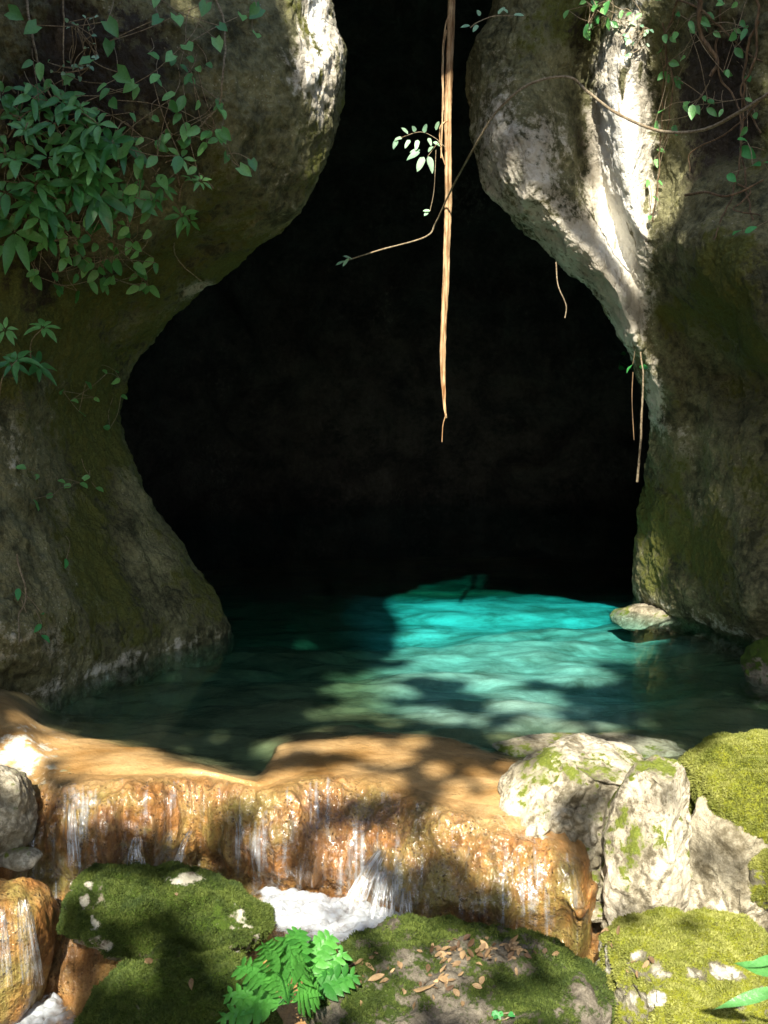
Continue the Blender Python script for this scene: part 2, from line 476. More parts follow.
# front columns: near edge, bulge crest, bulge right, groove, lit face, ridge, mid, frame edge, beyond
RC = [
    rrow(-420, 300, 9.3, [(330,9.0),(380,8.8),(440,8.8),(500,8.7),(560,8.4),(640,8.2),(710,7.9),(768,7.7),(1000,6.6)]),
    rrow(-260, 440, 9.3, [(460,9.0),(500,8.8),(540,8.8),(580,8.7),(610,8.4),(660,8.2),(710,7.9),(768,7.7),(1000,6.6)]),
    rrow(-150, 500, 9.3, [(520,9.0),(545,8.8),(575,8.8),(600,8.7),(625,8.4),(660,8.2),(710,7.9),(768,7.7),(1000,6.6)]),
    rrow(-60, 508, 9.3, [(528,9.0),(555,8.8),(585,8.8),(605,8.7),(630,8.4),(660,8.2),(710,7.9),(768,7.7),(1000,6.6)]),
    rrow(0, 498, 9.3, [(515,9.0),(545,8.75),(580,8.8),(600,8.75),(630,8.4),(660,8.2),(710,7.95),(768,7.75),(1000,6.6)]),
    rrow(45, 478, 9.3, [(495,8.95),(535,8.7),(568,8.85),(590,8.95),(622,8.35),(656,8.45),(706,8.1),(768,7.8),(1000,6.6)]),
    rrow(95, 472, 9.3, [(490,8.95),(528,8.6),(566,8.85),(588,9.0),(618,8.4),(658,8.55),(706,8.15),(768,7.8),(1000,6.6)]),
    rrow(150, 476, 9.25, [(492,8.85),(522,8.5),(568,8.75),(594,9.0),(624,8.45),(660,8.6),(704,8.15),(768,7.8),(1000,6.6)]),
    rrow(200, 494, 9.2, [(510,8.8),(538,8.5),(580,8.7),(604,8.98),(630,8.5),(656,8.6),(698,7.95),(768,7.5),(1000,6.5)]),
    rrow(245, 542, 9.2, [(556,8.85),(575,8.6),(600,8.65),(620,8.92),(638,8.55),(658,8.4),(700,7.65),(768,7.2),(1000,6.2)]),
    rrow(290, 590, 9.2, [(600,8.9),(610,8.7),(622,8.7),(634,8.85),(648,8.75),(668,8.5),(715,7.7),(768,7.1),(1000,6.1)]),
    rrow(335, 620, 9.3, [(628,9.0),(634,8.85),(640,8.9),(648,8.95),(660,8.9),(688,8.85),(735,8.2),(768,7.25),(1000,6.2)]),
    rrow(380, 645, 9.5, [(650,9.2),(655,9.05),(660,9.0),(668,8.95),(680,8.95),(702,8.9),(735,8.75),(768,8.35),(1000,6.8)]),
    rrow(430, 652, 9.6, [(658,9.3),(664,9.15),(670,9.05),(680,8.95),(694,8.85),(712,8.6),(740,8.4),(768,8.15),(1000,6.8)]),
    rrow(500, 643, 9.8, [(650,9.45),(660,9.2),(672,9.05),(684,8.9),(698,8.75),(714,8.5),(740,8.2),(768,8.0),(1000,6.8)]),
    rrow(560, 637, 9.85, [(645,9.5),(657,9.2),(670,9.05),(684,8.85),(698,8.65),(715,8.35),(740,8.0),(768,7.8),(1000,6.6)]),
    rrow(600, 640, 9.9, [(650,9.5),(662,9.25),(675,9.0),(690,8.75),(702,8.55),(717,8.25),(742,7.9),(768,7.6),(1000,6.5)]),
    rrow(628, 660, 9.95, [(670,9.6),(680,9.3),(692,9.05),(704,8.85),(715,8.6),(728,8.35),(748,8.05),(768,7.75),(1000,6.6)]),
    rrow(665, 700, 10.0, [(708,9.7),(715,9.4),(722,9.2),(730,9.0),(738,8.8),(748,8.6),(760,8.3),(780,8.0),(1000,6.8)]),
    rrow(800, 720, 10.2, [(728,9.9),(735,9.6),(742,9.4),(750,9.2),(758,9.0),(768,8.8),(780,8.5),(800,8.2),(1000,7.0)]),
]

def cliff(name, ctrl, rw, cw, nr, nc, flip, seed, colour):
    tr = dens(rw, nr); tc = dens(cw, nc)
    G = surf(ctrl, tr, tc)
    N = grid_normals(G)
    if flip: N = -N
    p = G.reshape(-1, 3); n = N.reshape(-1, 3)
    q = p * np.array([1, 1, .8])
    d = .10 * fbm(q, .9, 3, seed)
    d += .050 * (ridged(p + .15*np.stack([fbm(p,2,2,5),fbm(p,2,2,6),fbm(p,2,2,7)],1), 1.5, 4, seed+5) - .5)
    f1, f2 = worley(p * np.array([1, 1, .75]), 2.6, seed)
    d += .028 * (np.clip(f2 - f1, 0, .35) / .35 - .6)
    d += .034 * fbm(p, 6, 4, seed+9, .6)
    d += .016 * (ridged(p * np.array([1.3,1.3,.6]), 12, 3, seed+11) - .5)
    d += .009 * fbm(p, 38, 2, seed+13)
    if seed == 8:
        ax_, ay_ = proj(p)
        d *= 1 - .72*gauss(ax_, ay_, 622, 140, 26, 110)
    p2 = p + n * d[:, None]
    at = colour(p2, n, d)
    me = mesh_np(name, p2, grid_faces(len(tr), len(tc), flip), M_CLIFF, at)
    o = link(name, me); tag(o, kind='structure')
    return o

def proj(p):
    """world -> pixel (numpy)"""
    x = p[:,0]; y = p[:,1]; z = p[:,2] - H
    dz = y*_c - z*_s
    up = y*_s + z*_c
    return 384 + F * x / dz, 512 - F * up / dz

def gauss(px, py, cx, cy, sx, sy): return np.exp(-((px-cx)/sx)**2 - ((py-cy)/sy)**2)

def col_left(p, n, d):
    px, py = proj(p)
    nz = fbm(p, 1.6, 4, 31)
    moss = .35 + .75*nz
    moss += .40*gauss(px, py, 230, 265, 130, 35) + .45*gauss(px, py, 60, 370, 90, 110) + .35*gauss(px, py, 90, 500, 22, 110)
    moss += .35*gauss(px, py, 190, 600, 60, 30) + .2*gauss(px,py, 320,170,20,90) - .5*gauss(px, py, 120, 60, 120, 120)
    moss -= .8*sst(-p[:,2], -.16, -.02)
    moss -= .5*gauss(px,py, 30,440,50,60)
    pale = .12 + .3*fbm(p, 2.5, 3, 33)
    pale += .50*gauss(px, py, 200, 290, 45, 26) + (1.0 + 2.0*fbm(p*np.array([4,4,.4]), 3, 3, 38)).clip(0)*gauss(px, py, 318, 40, 22, 75)  # sunlit boulder edge streaked whiter in the rock colour
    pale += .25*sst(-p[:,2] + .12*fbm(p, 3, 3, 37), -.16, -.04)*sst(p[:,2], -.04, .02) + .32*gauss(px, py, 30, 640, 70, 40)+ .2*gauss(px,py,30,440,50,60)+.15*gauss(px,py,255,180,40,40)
    soil_dark = .9*gauss(px, py, 90, 90, 120, 110) + .5*gauss(px, py, 30, 260, 60, 70) + .5*fbm(p, 2.2, 4, 35) - .7*gauss(px, py, 330, 60, 40, 100)
    return {'soil': np.clip(soil_dark, 0, 1), 'moss': np.clip(moss, 0, 1), 'pale': np.clip(pale, 0, 1.6)}

def col_right(p, n, d):
    px, py = proj(p)
    nz = fbm(p, 1.6, 4, 41)
    moss = .26 + .7*nz
    moss += .55*gauss(px, py, 730, 290, 60, 55) + .40*gauss(px, py, 690, 540, 60, 60) + .35*gauss(px,py, 550,20,40,30)+.3*gauss(px,py,760,430,20,90)
    moss += .35*gauss(px, py, 640, 520, 18, 60)
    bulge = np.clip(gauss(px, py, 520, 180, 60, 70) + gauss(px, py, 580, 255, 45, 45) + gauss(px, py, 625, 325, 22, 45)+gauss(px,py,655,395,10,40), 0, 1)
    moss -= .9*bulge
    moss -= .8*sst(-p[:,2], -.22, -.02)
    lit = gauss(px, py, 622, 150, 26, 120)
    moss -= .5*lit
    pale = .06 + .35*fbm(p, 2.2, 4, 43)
    pale += .58*bulge + 1.7*lit*sst(fbm(p*np.array([4,4,1]), 2, 3, 45), -.50, -.22) + .2*gauss(px, py, 500, 90, 40, 70) + .22*gauss(px, py, 690, 450, 40, 80)  # bulge is pale limestone; lit term paints the sunlit strip whiter
    pale += .35*sst(-p[:,2], -.25, -.08)*sst(p[:,2], -.02, .04)
    soil_dark = .75*gauss(px, py, 720, 90, 60, 110) + .4*gauss(px, py, 600, 20, 60, 25) + .8*gauss(px, py, 580, 140, 18, 80) + .5*fbm(p, 2.2, 4, 36) - .9*bulge - lit  # also darkens the groove between bulge and lit face
    return {'soil': np.clip(soil_dark, 0, 1), 'moss': np.clip(moss, 0, 1), 'pale': np.clip(pale, 0, 1.6)}

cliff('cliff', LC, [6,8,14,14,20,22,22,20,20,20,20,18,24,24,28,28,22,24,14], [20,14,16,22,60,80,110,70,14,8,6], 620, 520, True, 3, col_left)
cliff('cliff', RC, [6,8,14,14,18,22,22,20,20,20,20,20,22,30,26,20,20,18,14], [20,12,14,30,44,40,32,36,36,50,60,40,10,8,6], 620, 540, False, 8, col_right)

# cave chamber shell behind the two cliffs
def cave():
    th = np.linspace(-1.0, 4.14, 240)          # around, starting at the mouth side
    ph = np.linspace(-.35, 1.5, 130)
    T, Ph = np.meshgrid(th, ph)
    cx, cy, cz = .7, 12.6, .2
    X = cx + 4.8*np.cos(Ph)*np.cos(T); Y = cy + 5.0*np.cos(Ph)*np.sin(T); Z = cz + 6.8*np.sin(Ph)
    G = np.stack([X, Y, Z], 2)
    p = G.reshape(-1, 3)
    c = np.array([cx, cy, cz + 2]); n = c - p; n /= np.linalg.norm(n, axis=1)[:, None]
    d = .7*fbm(p, .5, 3, 61) + .45*(ridged(p, .7, 4, 63) - .5) + .12*fbm(p, 3, 4, 65)
    p = p + n*d[:, None]
    at = {'moss': np.zeros(len(p)), 'pale': .15 + .4*fbm(p, .8, 3, 66)}
    fc = grid_faces(len(ph), len(th))
    cen = p[fc].mean(1)
    keep = cen[:, 1] > 10.4
    keep |= (cen[:, 2] > 5.6) & (cen[:, 1] > 8.6)
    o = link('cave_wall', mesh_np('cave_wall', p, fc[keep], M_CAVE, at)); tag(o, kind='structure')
cave()
# rock roof over the whole cliff top, above the frame
def roof():
    xs = np.linspace(-9, 9, 120); ys = np.linspace(7.9, 19, 80)
    X, Y = np.meshgrid(xs, ys)
    p = np.stack([X.ravel(), Y.ravel(), np.full(X.size, 6.9)], 1)
    p[:, 2] += .5*fbm(p, .6, 4, 71)
    top = p.copy(); top[:, 2] += 1.6
    n = len(p); V = np.concatenate([p, top]); nc = len(xs); nr = len(ys)
    f = grid_faces(nr, nc)
    b = [i for i in range(nc)] + [nc*(r+1)-1 for r in range(1, nr)] + [nc*(nr-1)+c for c in range(nc-2, -1, -1)] + [nc*r for r in range(nr-2, 0, -1)]
    side = [[b[k], b[(k+1) % len(b)], b[(k+1) % len(b)]+n, b[k]+n] for k in range(len(b))]
    fc = np.concatenate([f[:, ::-1], f + n, np.array(side)])
    at = {'moss': np.full(len(V), .3), 'pale': np.zeros(len(V))}
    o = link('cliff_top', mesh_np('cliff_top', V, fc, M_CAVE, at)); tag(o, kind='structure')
roof()

# ------------------------------------------------------------------ ledge, bed
PXC = [-900, -420, -120, 0, 50, 120, 195, 245, 262, 282, 330, 390, 450, 520, 560, 584, 606, 650, 768, 1000, 1500]
EDGE = [700, 705, 708, 718, 728, 744, 764, 780, 776, 748, 738, 738, 746, 758, 764, 766, 768, 768, 768, 768, 768]
LIP  = [800, 800, 795, 795, 805, 808, 795, 800, 808, 812, 802, 812, 836, 850, 868, 892, 800, 792, 792, 792, 792]
BASE = [866, 866, 862, 862, 866, 870, 874, 884, 890, 894, 896, 918, 938, 944, 944, 940, 870, 856, 856, 856, 856]
LIPZ = [-.03]*10 + [-.03, -.03, -.04, -.06, -.10, -.20, -.05, -.03, -.03, -.03, -.03]
def ledge_ctrl():
    rows = []
    for k in range(len(PXC)):
        px = PXC[k]
        e = W(px, EDGE[k], 0); l = W(px, LIP[k], LIPZ[k]); b = W(px, BASE[k], -.46)
        ym = min(b.y, l.y + .03)
        m = e.lerp(l, .45)
        dx = (px - 384) / F
        gp = m.y - l.y; o1 = min(.27, .72*gp); o2 = min(.10, .34*gp)
        def q(Y, z): return Vector((dx*Y*1.0, Y, z))
        bank = 0.22 if px < 20 else 0.0
        pts = [q(22, -.42), q(15, -.38), q(11.5, -.33), q(8.9, -.23), q(7.2, -.14 + bank*.5), q(e.y + .45, -.08 + bank*.6),
               Vector((e.x, e.y, .004 + bank*.7)), Vector((m.x, m.y, .034 + bank*.6)), Vector((l.x, l.y + o1, .015 + (LIPZ[k]+.03)*.4)), Vector((l.x, l.y + o2, -.018 + (LIPZ[k]+.03)*.8)),
               Vector((l.x, l.y + .005, -.115 + (LIPZ[k]+.03))), Vector((b.x, ym - .02, -.28)), Vector((b.x, ym + .02, -.48)),
               q(4.3, -.62 if px > 110 else -1.0), q(3.4, -.85 if px > 110 else -1.1), q(2.3, -.55), q(-2, .1), q(-12, .3)]
        rows.append(pts)
    C = np.array([[tuple(v) for v in r] for r in rows])     # cols(px) x rows
    return C.transpose(1, 0, 2)
LED = ledge_ctrl()
def ledge_eval(tr, tc, disp=True):
    G = surf(LED, tr, tc)
    N = grid_normals(G)
    if N[:, :, 2].mean() < 0: N = -N
    p = G.reshape(-1, 3); n = N.reshape(-1, 3)
    rowp = np.repeat(tr, len(tc)); colp = np.tile(tc, len(tr))
    face = sst(rowp, 7.6, 9.6) * (1 - sst(rowp, 12.3, 13.2))
    shelf = sst(rowp, 5.0, 6.0) * (1 - sst(rowp, 8.0, 9.4))
    deep = 1 - sst(rowp, 3.5, 6.0)
    bed = 1 - sst(rowp, 5.6, 6.5)
    lower = sst(rowp, 12.6, 13.5)
    # rounded bulges and vertical flutes on the falling face
    d = face*(.15*fbm(p*np.array([1,1,.4]), 2.0, 3, 81) + .045*np.abs(fbm(p*np.array([1,.6,.15]), 7, 3, 83))*2 + .030*fbm(p*np.array([1,1,.5]), 20, 3, 84))
    f1, f2 = worley(p*np.array([1,1,.5]), 9, 5)
    d += face*.03*(.5 - f1)
    d *= 1 - .55*sst(colp, 12.2, 13.2)*(1 - sst(colp, 15.2, 15.8))*face
    st = p*np.array([.9, 1.5, 1])
    d += shelf*(.014*fbm(st, 1.6, 4, 85) + .003*fbm(p, 16, 3, 86))
    # deep pool floor: rocky shoals in front of a deeper basin
    d += deep*(.09*fbm(p*np.array([.7,1.5,1]), 1.0, 4, 87)) + (bed - deep).clip(0)*.06*fbm(st, 1.5, 4, 88)
    d += lower*(.12*fbm(p, 2.5, 4, 89))
    if disp: p = p + n*d[:, None]
    return p, n, d, dict(face=face, shelf=shelf, bed=bed, lower=lower, row=rowp, col=colp)
def ledge():
    tr = dens([10,14,40,60,50,40,60,70,60,40,40,70,60,30,30,10,6], 760); tc = dens([6,14,26,30,40,40,30,16,16,30,36,36,40,30,26,24,26,30,24,6], 680)
    p, n, d, a = ledge_eval(tr, tc)
    px, py = proj(p)
    # deep turquoise basin: floor falls away behind a diagonal sill
    Yb = p[:, 1]; X = p[:, 0]
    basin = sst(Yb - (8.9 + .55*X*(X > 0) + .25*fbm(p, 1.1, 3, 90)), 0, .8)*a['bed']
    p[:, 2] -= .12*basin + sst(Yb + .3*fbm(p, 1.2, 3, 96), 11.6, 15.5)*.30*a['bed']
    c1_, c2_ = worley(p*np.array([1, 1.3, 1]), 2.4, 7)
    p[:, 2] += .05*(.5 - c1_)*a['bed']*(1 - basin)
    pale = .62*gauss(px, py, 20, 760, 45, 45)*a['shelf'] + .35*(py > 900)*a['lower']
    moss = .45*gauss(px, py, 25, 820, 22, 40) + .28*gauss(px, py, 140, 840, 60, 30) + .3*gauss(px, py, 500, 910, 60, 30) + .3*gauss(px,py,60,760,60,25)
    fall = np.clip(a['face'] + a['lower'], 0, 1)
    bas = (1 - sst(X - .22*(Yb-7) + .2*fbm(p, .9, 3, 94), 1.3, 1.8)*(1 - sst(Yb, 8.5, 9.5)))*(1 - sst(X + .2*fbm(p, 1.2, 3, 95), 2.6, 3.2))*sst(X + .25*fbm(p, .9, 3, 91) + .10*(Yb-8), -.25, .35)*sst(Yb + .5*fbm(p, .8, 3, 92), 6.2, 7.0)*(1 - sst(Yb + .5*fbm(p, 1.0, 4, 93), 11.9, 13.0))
    bas = bas*(.62 + .38*basin)  # painted light: bed pale where sun reaches, dark where the pool is unlit
    at = {'basin': bas, 'fall': fall, 'bed': np.clip(a['bed'] - .8*gauss(px, py, 60, 745, 80, 14), 0, 1), 'pale': np.clip(pale, 0, 1), 'moss': np.clip(moss, 0, 1),
          'wet': np.clip(.85 - .3*a['face'] - 1.0*gauss(px, py, 5, 760, 60, 60) - .8*a['lower']*(py > 930), 0, 1)}
    # orientation
    fc = grid_faces(len(tr), len(tc))
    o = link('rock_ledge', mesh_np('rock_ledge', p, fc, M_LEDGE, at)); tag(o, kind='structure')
ledge()

# forest floor far around
def ground():
    bm = bmesh.new()
    bmesh.ops.create_grid(bm, x_segments=80, y_segments=80, size=250)
    for v in bm.verts:
        v.co.z = -1.6
    me = bpy.data.meshes.new('ground'); bm.to_mesh(me); bm.free(); me.materials.append(M_SOIL)
    for nme in ('pale', 'moss'):
        at = me.attributes.new(nme, 'FLOAT', 'POINT'); at.data.foreach_set('value', np.full(len(me.vertices), .3 if nme == 'moss' else .05, dtype=np.float32))
    o = link('ground', me); tag(o, kind='structure')
ground()

# ------------------------------------------------------------------ boulders
def ico(sub):
    bm = bmesh.new(); bmesh.ops.create_icosphere(bm, subdivisions=sub, radius=1)
    V = np.array([v.co[:] for v in bm.verts]); Fc = np.array([[v.index for v in f.verts] for f in bm.faces]); bm.free()
    return V, Fc
ICO = {k: ico(k) for k in (4, 5, 6, 7)}

def boulder(name, label, cat, px, py, Y, r, mat, seed, cuts=(), tilt=(0, 0, 0), sub=7, n_exp=2.5, rough=1.0, mossb=.5, mossn=.6, paleb=.2,
            pits=0.0, fuzz=None, fuzz_n=0, group=None, dots=(), fuzz_len=.012):
    V, Fc = ICO[sub]
    v = V.copy()
    e = n_exp
    v = v / ((np.abs(v)**e).sum(1)**(1/e))[:, None]
    v = v * np.array(r)
    rm = min(r)
    pp = V*1.0
    v = v * (1 + .22*fbm(pp, 1.1, 2, seed))[:, None]
    for (nx, ny, nz, dd) in cuts:
        nn = np.array([nx, ny, nz]); nn = nn/np.linalg.norm(nn)
        h = v @ nn
        over = np.maximum(h - dd, 0)
        v = v - nn[None, :]*(over*.88)[:, None]
    ex, ey, ez = tilt
    from mathutils import Euler
    Rm = np.array(Euler((R(ex), R(ey), R(ez))).to_matrix())
    v = v @ Rm.T
    # normals by finite mesh
    def normals(v):
        fn = np.cross(v[Fc[:,1]] - v[Fc[:,0]], v[Fc[:,2]] - v[Fc[:,0]])
        n = np.zeros_like(v)
        for k in range(3): np.add.at(n, Fc[:,k], fn)
        return n / (np.linalg.norm(n, axis=1)[:,None] + 1e-12)
    n = normals(v)
    s = v + seed*3.1
    d = rough*(.055*fbm(s, 3.2, 4, seed+1) + .045*(ridged(s, 4.5, 4, seed+2) - .5) + .012*fbm(s, 22, 3, seed+3))
    f1, f2 = worley(s, 7, seed)
    d += rough*.022*(np.clip(f2-f1, 0, .4)/.4 - .5)
    if pits > 0:
        g1, g2 = worley(s, 19, seed+2)
        pm = sst(fbm(s, 2.3, 3, seed+6), -.1, .12)*sst(-n[:,1], -.1, .4)*(1 - sst(n[:,2], .4, .8))
        d += pits*pm*((.5 - g1)*.09 - .025)
    v = v + n*(d*min(1.0, rm/.25))[:, None]
    n = normals(v)
    q = v + seed
    moss = mossb + mossn*(n[:,2] - .25) + .75*fbm(q, 3.5, 4, seed+7) + .25*fbm(q, 12, 3, seed+9)
    pale = paleb + .6*fbm(q, 5, 4, seed+8)
    c = P(px, py, Y)
    wp = v + np.array(tuple(c))
    ppx, ppy = proj(wp)
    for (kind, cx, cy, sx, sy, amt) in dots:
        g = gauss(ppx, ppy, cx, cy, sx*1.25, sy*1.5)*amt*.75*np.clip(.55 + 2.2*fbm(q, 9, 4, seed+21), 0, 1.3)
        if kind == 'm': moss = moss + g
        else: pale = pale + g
    moss = np.clip(moss, 0, 1); pale = np.clip(pale, 0, 1)
    root = link(name, mesh_np(name, v, Fc, mat, {'moss': moss, 'pale': pale}), None, c)
    tag(root, label, cat, group)
    if fuzz is not None:
        rg = np.random.default_rng(seed)
        tri = v[Fc]; area = np.linalg.norm(np.cross(tri[:,1]-tri[:,0], tri[:,2]-tri[:,0]), axis=1)
        vis = (n[Fc[:,0]][:, 1] < .55) & (n[Fc[:,0]][:,2] > -.4)
        mv = moss[Fc].mean(1) + .3*fbm(q[Fc[:,0]], 15, 2, seed+4) + .35*fbm(q[Fc[:,0]], 5, 3, seed+14)
        w = area*vis*sst(mv, .45, .65)
        if w.sum() > 0:
            idx = rg.choice(len(Fc), fuzz_n, p=w/w.sum())
            b = rg.dirichlet((1,1,1), fuzz_n)
            p0 = (tri[idx]*b[:,:,None]).sum(1); nn = n[Fc[idx,0]]
            dr = nn + rg.normal(size=(fuzz_n,3))*.55; dr /= np.linalg.norm(dr, axis=1)[:,None]
            ln = rg.uniform(.5, 1.3, fuzz_n)*fuzz_len*(1 + .8*fbm(p0+seed, 12, 2, 3))
            sd = np.cross(dr, rg.normal(size=(fuzz_n,3))); sd /= np.linalg.norm(sd, axis=1)[:,None]
            wd = rg.uniform(.0022, .0045, fuzz_n)
            a = p0 - nn*.002 - sd*wd[:,None]; bb = p0 - nn*.002 + sd*wd[:,None]; cc = p0 + dr*ln[:,None]
            VV = np.stack([a, bb, cc], 1).reshape(-1, 3)
            FF = np.arange(fuzz_n*3).reshape(-1, 3)
            tint = np.repeat(np.clip(.5 + .8*fbm(p0+seed, 5, 3, 19) + .8*fbm(p0+seed, 14, 3, 9) + rg.uniform(-.25,.25,fuzz_n), 0, 1), 3)
            fo = link('moss', mesh_np('moss', VV, FF, fuzz, {'tint': tint}, False), root)
            tag(fo, kind='stuff')
    return root

boulder('boulder', 'flat dark green mossy boulder left of the white foam, below the falls', 'boulder', 162, 924, 4.62, (.475,.32,.185), M_MOSSROCK, 11,
        n_exp=2.15, cuts=((.12,-.3,1,.175),(-.9,-.5,.1,.40),(.6,-.5,-.6,.26),(-.1,-.55,-.8,.13)), tilt=(8,5,-8), mossb=.72, mossn=.35, fuzz=M_MOSSF, fuzz_n=60000,
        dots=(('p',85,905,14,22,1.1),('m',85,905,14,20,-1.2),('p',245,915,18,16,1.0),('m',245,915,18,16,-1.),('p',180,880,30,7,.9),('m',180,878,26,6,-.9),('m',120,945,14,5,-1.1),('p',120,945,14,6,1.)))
boulder('boulder', 'rounded green mossy boulder at the bottom edge, left of the leafy fern-like plant', 'boulder', 180, 1038, 4.05, (.365,.30,.30), M_MOSSROCK, 23,
        n_exp=2.1, cuts=((0,-.4,1,.30),(-.8,-.4,.5,.32)), tilt=(5,2,10), mossb=.82, mossn=.3, fuzz=M_MOSSF, fuzz_n=60000,
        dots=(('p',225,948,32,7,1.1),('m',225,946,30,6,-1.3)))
boulder('boulder', 'grey brown boulder strewn with dry fallen leaves at the bottom centre', 'boulder', 452, 1014, 4.1, (.575,.40,.285), M_LITTER, 31,
        cuts=((0,-.25,1,.24),), tilt=(4,1,3), mossb=.36, mossn=.30, fuzz=M_MOSSF, fuzz_n=36000, paleb=.15,
        dots=(('m',560,975,45,32,.6),('m',350,1000,40,25,.5),('m',470,955,30,8,-.6)))
boulder('boulder', 'sunlit yellow green mossy boulder in the bottom right corner', 'boulder', 704, 1006, 4.15, (.44,.38,.285), M_BRIGHTMOSS, 43,
        cuts=((.1,-.3,1,.25),(-1,-.2,.3,.38)), tilt=(3,4,5), mossb=.72, mossn=.3, fuzz=M_MOSSY, fuzz_n=60000,
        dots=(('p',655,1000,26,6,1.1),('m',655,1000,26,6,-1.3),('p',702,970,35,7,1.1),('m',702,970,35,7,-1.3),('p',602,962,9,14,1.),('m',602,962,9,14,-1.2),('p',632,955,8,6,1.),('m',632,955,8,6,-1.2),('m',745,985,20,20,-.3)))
boulder('boulder', 'whitish broad boulder with dark pitted face, on the right end of the sunlit ledge', 'boulder', 580, 832, 5.0, (.44,.34,.41), M_PALE, 52,
        cuts=((-.65,-.5,.75,.33),(.1,-1,.1,.24),(.35,-.2,1,.36),(-.6,-1,-.5,.27)), tilt=(0,-4,6), rough=.5, n_exp=2.7, mossb=.22, mossn=.25, paleb=.5, pits=1.0,
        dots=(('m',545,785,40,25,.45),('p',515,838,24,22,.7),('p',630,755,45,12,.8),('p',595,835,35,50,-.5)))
boulder('boulder', 'upright pale boulder with mossy top between the pitted boulder and the dark one', 'boulder', 648, 852, 4.66, (.195,.22,.40), M_PALE, 64,
        cuts=((-.8,-.7,.2,.17),(.8,-.6,.2,.16),(0,-.5,1,.36)), tilt=(-8,7,0), rough=.5, mossb=.18, mossn=.45, paleb=.55, pits=.4,
        dots=(('m',620,800,14,40,.6),('p',672,870,16,60,.5),('m',672,870,16,60,-.5)))
boulder('boulder', 'grey shadowed jagged boulder under the round mossy one at the right edge', 'boulder', 738, 880, 4.78, (.27,.25,.40), M_PALE, 77,
        cuts=((-.7,-.7,.3,.2),(.3,-1,.2,.2),(-.2,-.7,.9,.3)), tilt=(6,-9,0), rough=.45, mossb=.10, mossn=.2, paleb=.05, pits=.25,
        dots=(('p',690,910,30,25,.8),('p',740,920,30,12,.6)))
boulder('boulder', 'round bright yellow green mossy boulder at the right edge, beside the pool', 'boulder', 762, 800, 4.95, (.345,.32,.285), M_BRIGHTMOSS, 86,
        cuts=((0,-.3,1,.27),(.2,-.5,-1,.20)), tilt=(0,8,0), mossb=.95, mossn=.15, fuzz=M_MOSSY, fuzz_n=70000, rough=.8)
boulder('boulder', 'low dark weedy stone under the bright mossy boulder at the right edge', 'boulder', 768, 880, 4.6, (.09,.10,.13), M_BRIGHTMOSS, 97, sub=6, mossb=.6, mossn=.3, fuzz=M_MOSSY, fuzz_n=9000)
boulder('boulder', 'grey weathered boulder at the left edge beside the falls', 'boulder', -8, 815, 5.05, (.17,.22,.24), M_PALE, 103,
        cuts=((.6,-1,.2,.17),), rough=1.1, mossb=.15, mossn=.3, paleb=.4, pits=.5, sub=6)
boulder('boulder', 'flat grey brown slab lying in the shallow water behind the pitted boulder', 'boulder', 590, 749, 5.95, (.50,.20,.05), M_PALE, 111,
        cuts=((0,0,1,.05),), tilt=(2,2,4), rough=.6, mossb=.25, mossn=.2, paleb=.0, sub=6)
boulder('boulder', 'small sunlit cream stone in the pool at the foot of the right cliff', 'boulder', 648, 616, 9.45, (.30,.28,.085), M_PALE, 121,
        cuts=((-.3,-.4,1,.10),), tilt=(0,-8,0), rough=1.0, mossb=.2, mossn=.2, paleb=.3, sub=6)
boulder('boulder', 'small mossy stone at the waterline by the right edge of the cliff', 'boulder', 768, 664, 7.3, (.15,.17,.16), M_MOSSROCK, 131, mossb=.6, sub=6)
boulder('boulder', 'orange rounded travertine mound with water running over it at the lower left edge', 'boulder', -4, 950, 4.62, (.245,.26,.33), M_LEDGE, 141,
        cuts=((.1,-.2,1,.30),), rough=.3, sub=7)
for k, (x, y, Y, s_, lab) in enumerate([(596, 912, 4.72, .055, 'small brown stone wedged between the ledge and the upright pale boulder'),
                                  (622, 928, 4.6, .06, 'small orange stone below the upright pale boulder'),
                                  (20, 858, 4.95, .07, 'small pale stone at the foot of the left edge boulder'),
                                  ]):
    boulder('stone', lab, 'stone', x, y, Y, (s_*1.4, s_, s_*.7), M_PALE, 150 + k, sub=5, rough=.8, mossb=.1, paleb=.3, group='small loose stones')
# give the mound the attributes of the travertine
for o in bpy.data.objects:
    if o.name.startswith('boulder') and o.data.materials[0] == M_LEDGE:
        n = len(o.data.vertices)
        for k, v in (('wet', .9), ('fall', 1.0), ('bed', 0), ('basin', 0)):
            a = o.data.attributes.new(k, 'FLOAT', 'POINT'); a.data.foreach_set('value', np.full(n, v, dtype=np.float32))
        a = o.data.attributes['moss']; a.data.foreach_set('value', np.full(n, .15, dtype=np.float32))
        a = o.data.attributes['pale']; a.data.foreach_set('value', np.full(n, .1, dtype=np.float32))

# ------------------------------------------------------------------ ray casting
bpy.context.view_layer.update()
DG = bpy.context.evaluated_depsgraph_get()
def cast(o, d, dist=100):
    h, loc, nor, idx, ob, m = sc.ray_cast(DG, o, d.normalized(), distance=dist)
    if not h: return None
    return loc, nor, ob
def at(px, py, off=0.0):
    h = cast(CAM, ray(px, py))
    if h is None: return P(px, py, 8), Vector((0, -1, 0))
    loc, nor, ob = h
    if nor.dot(ray(px, py)) > 0: nor = -nor
    return loc + nor*off, nor

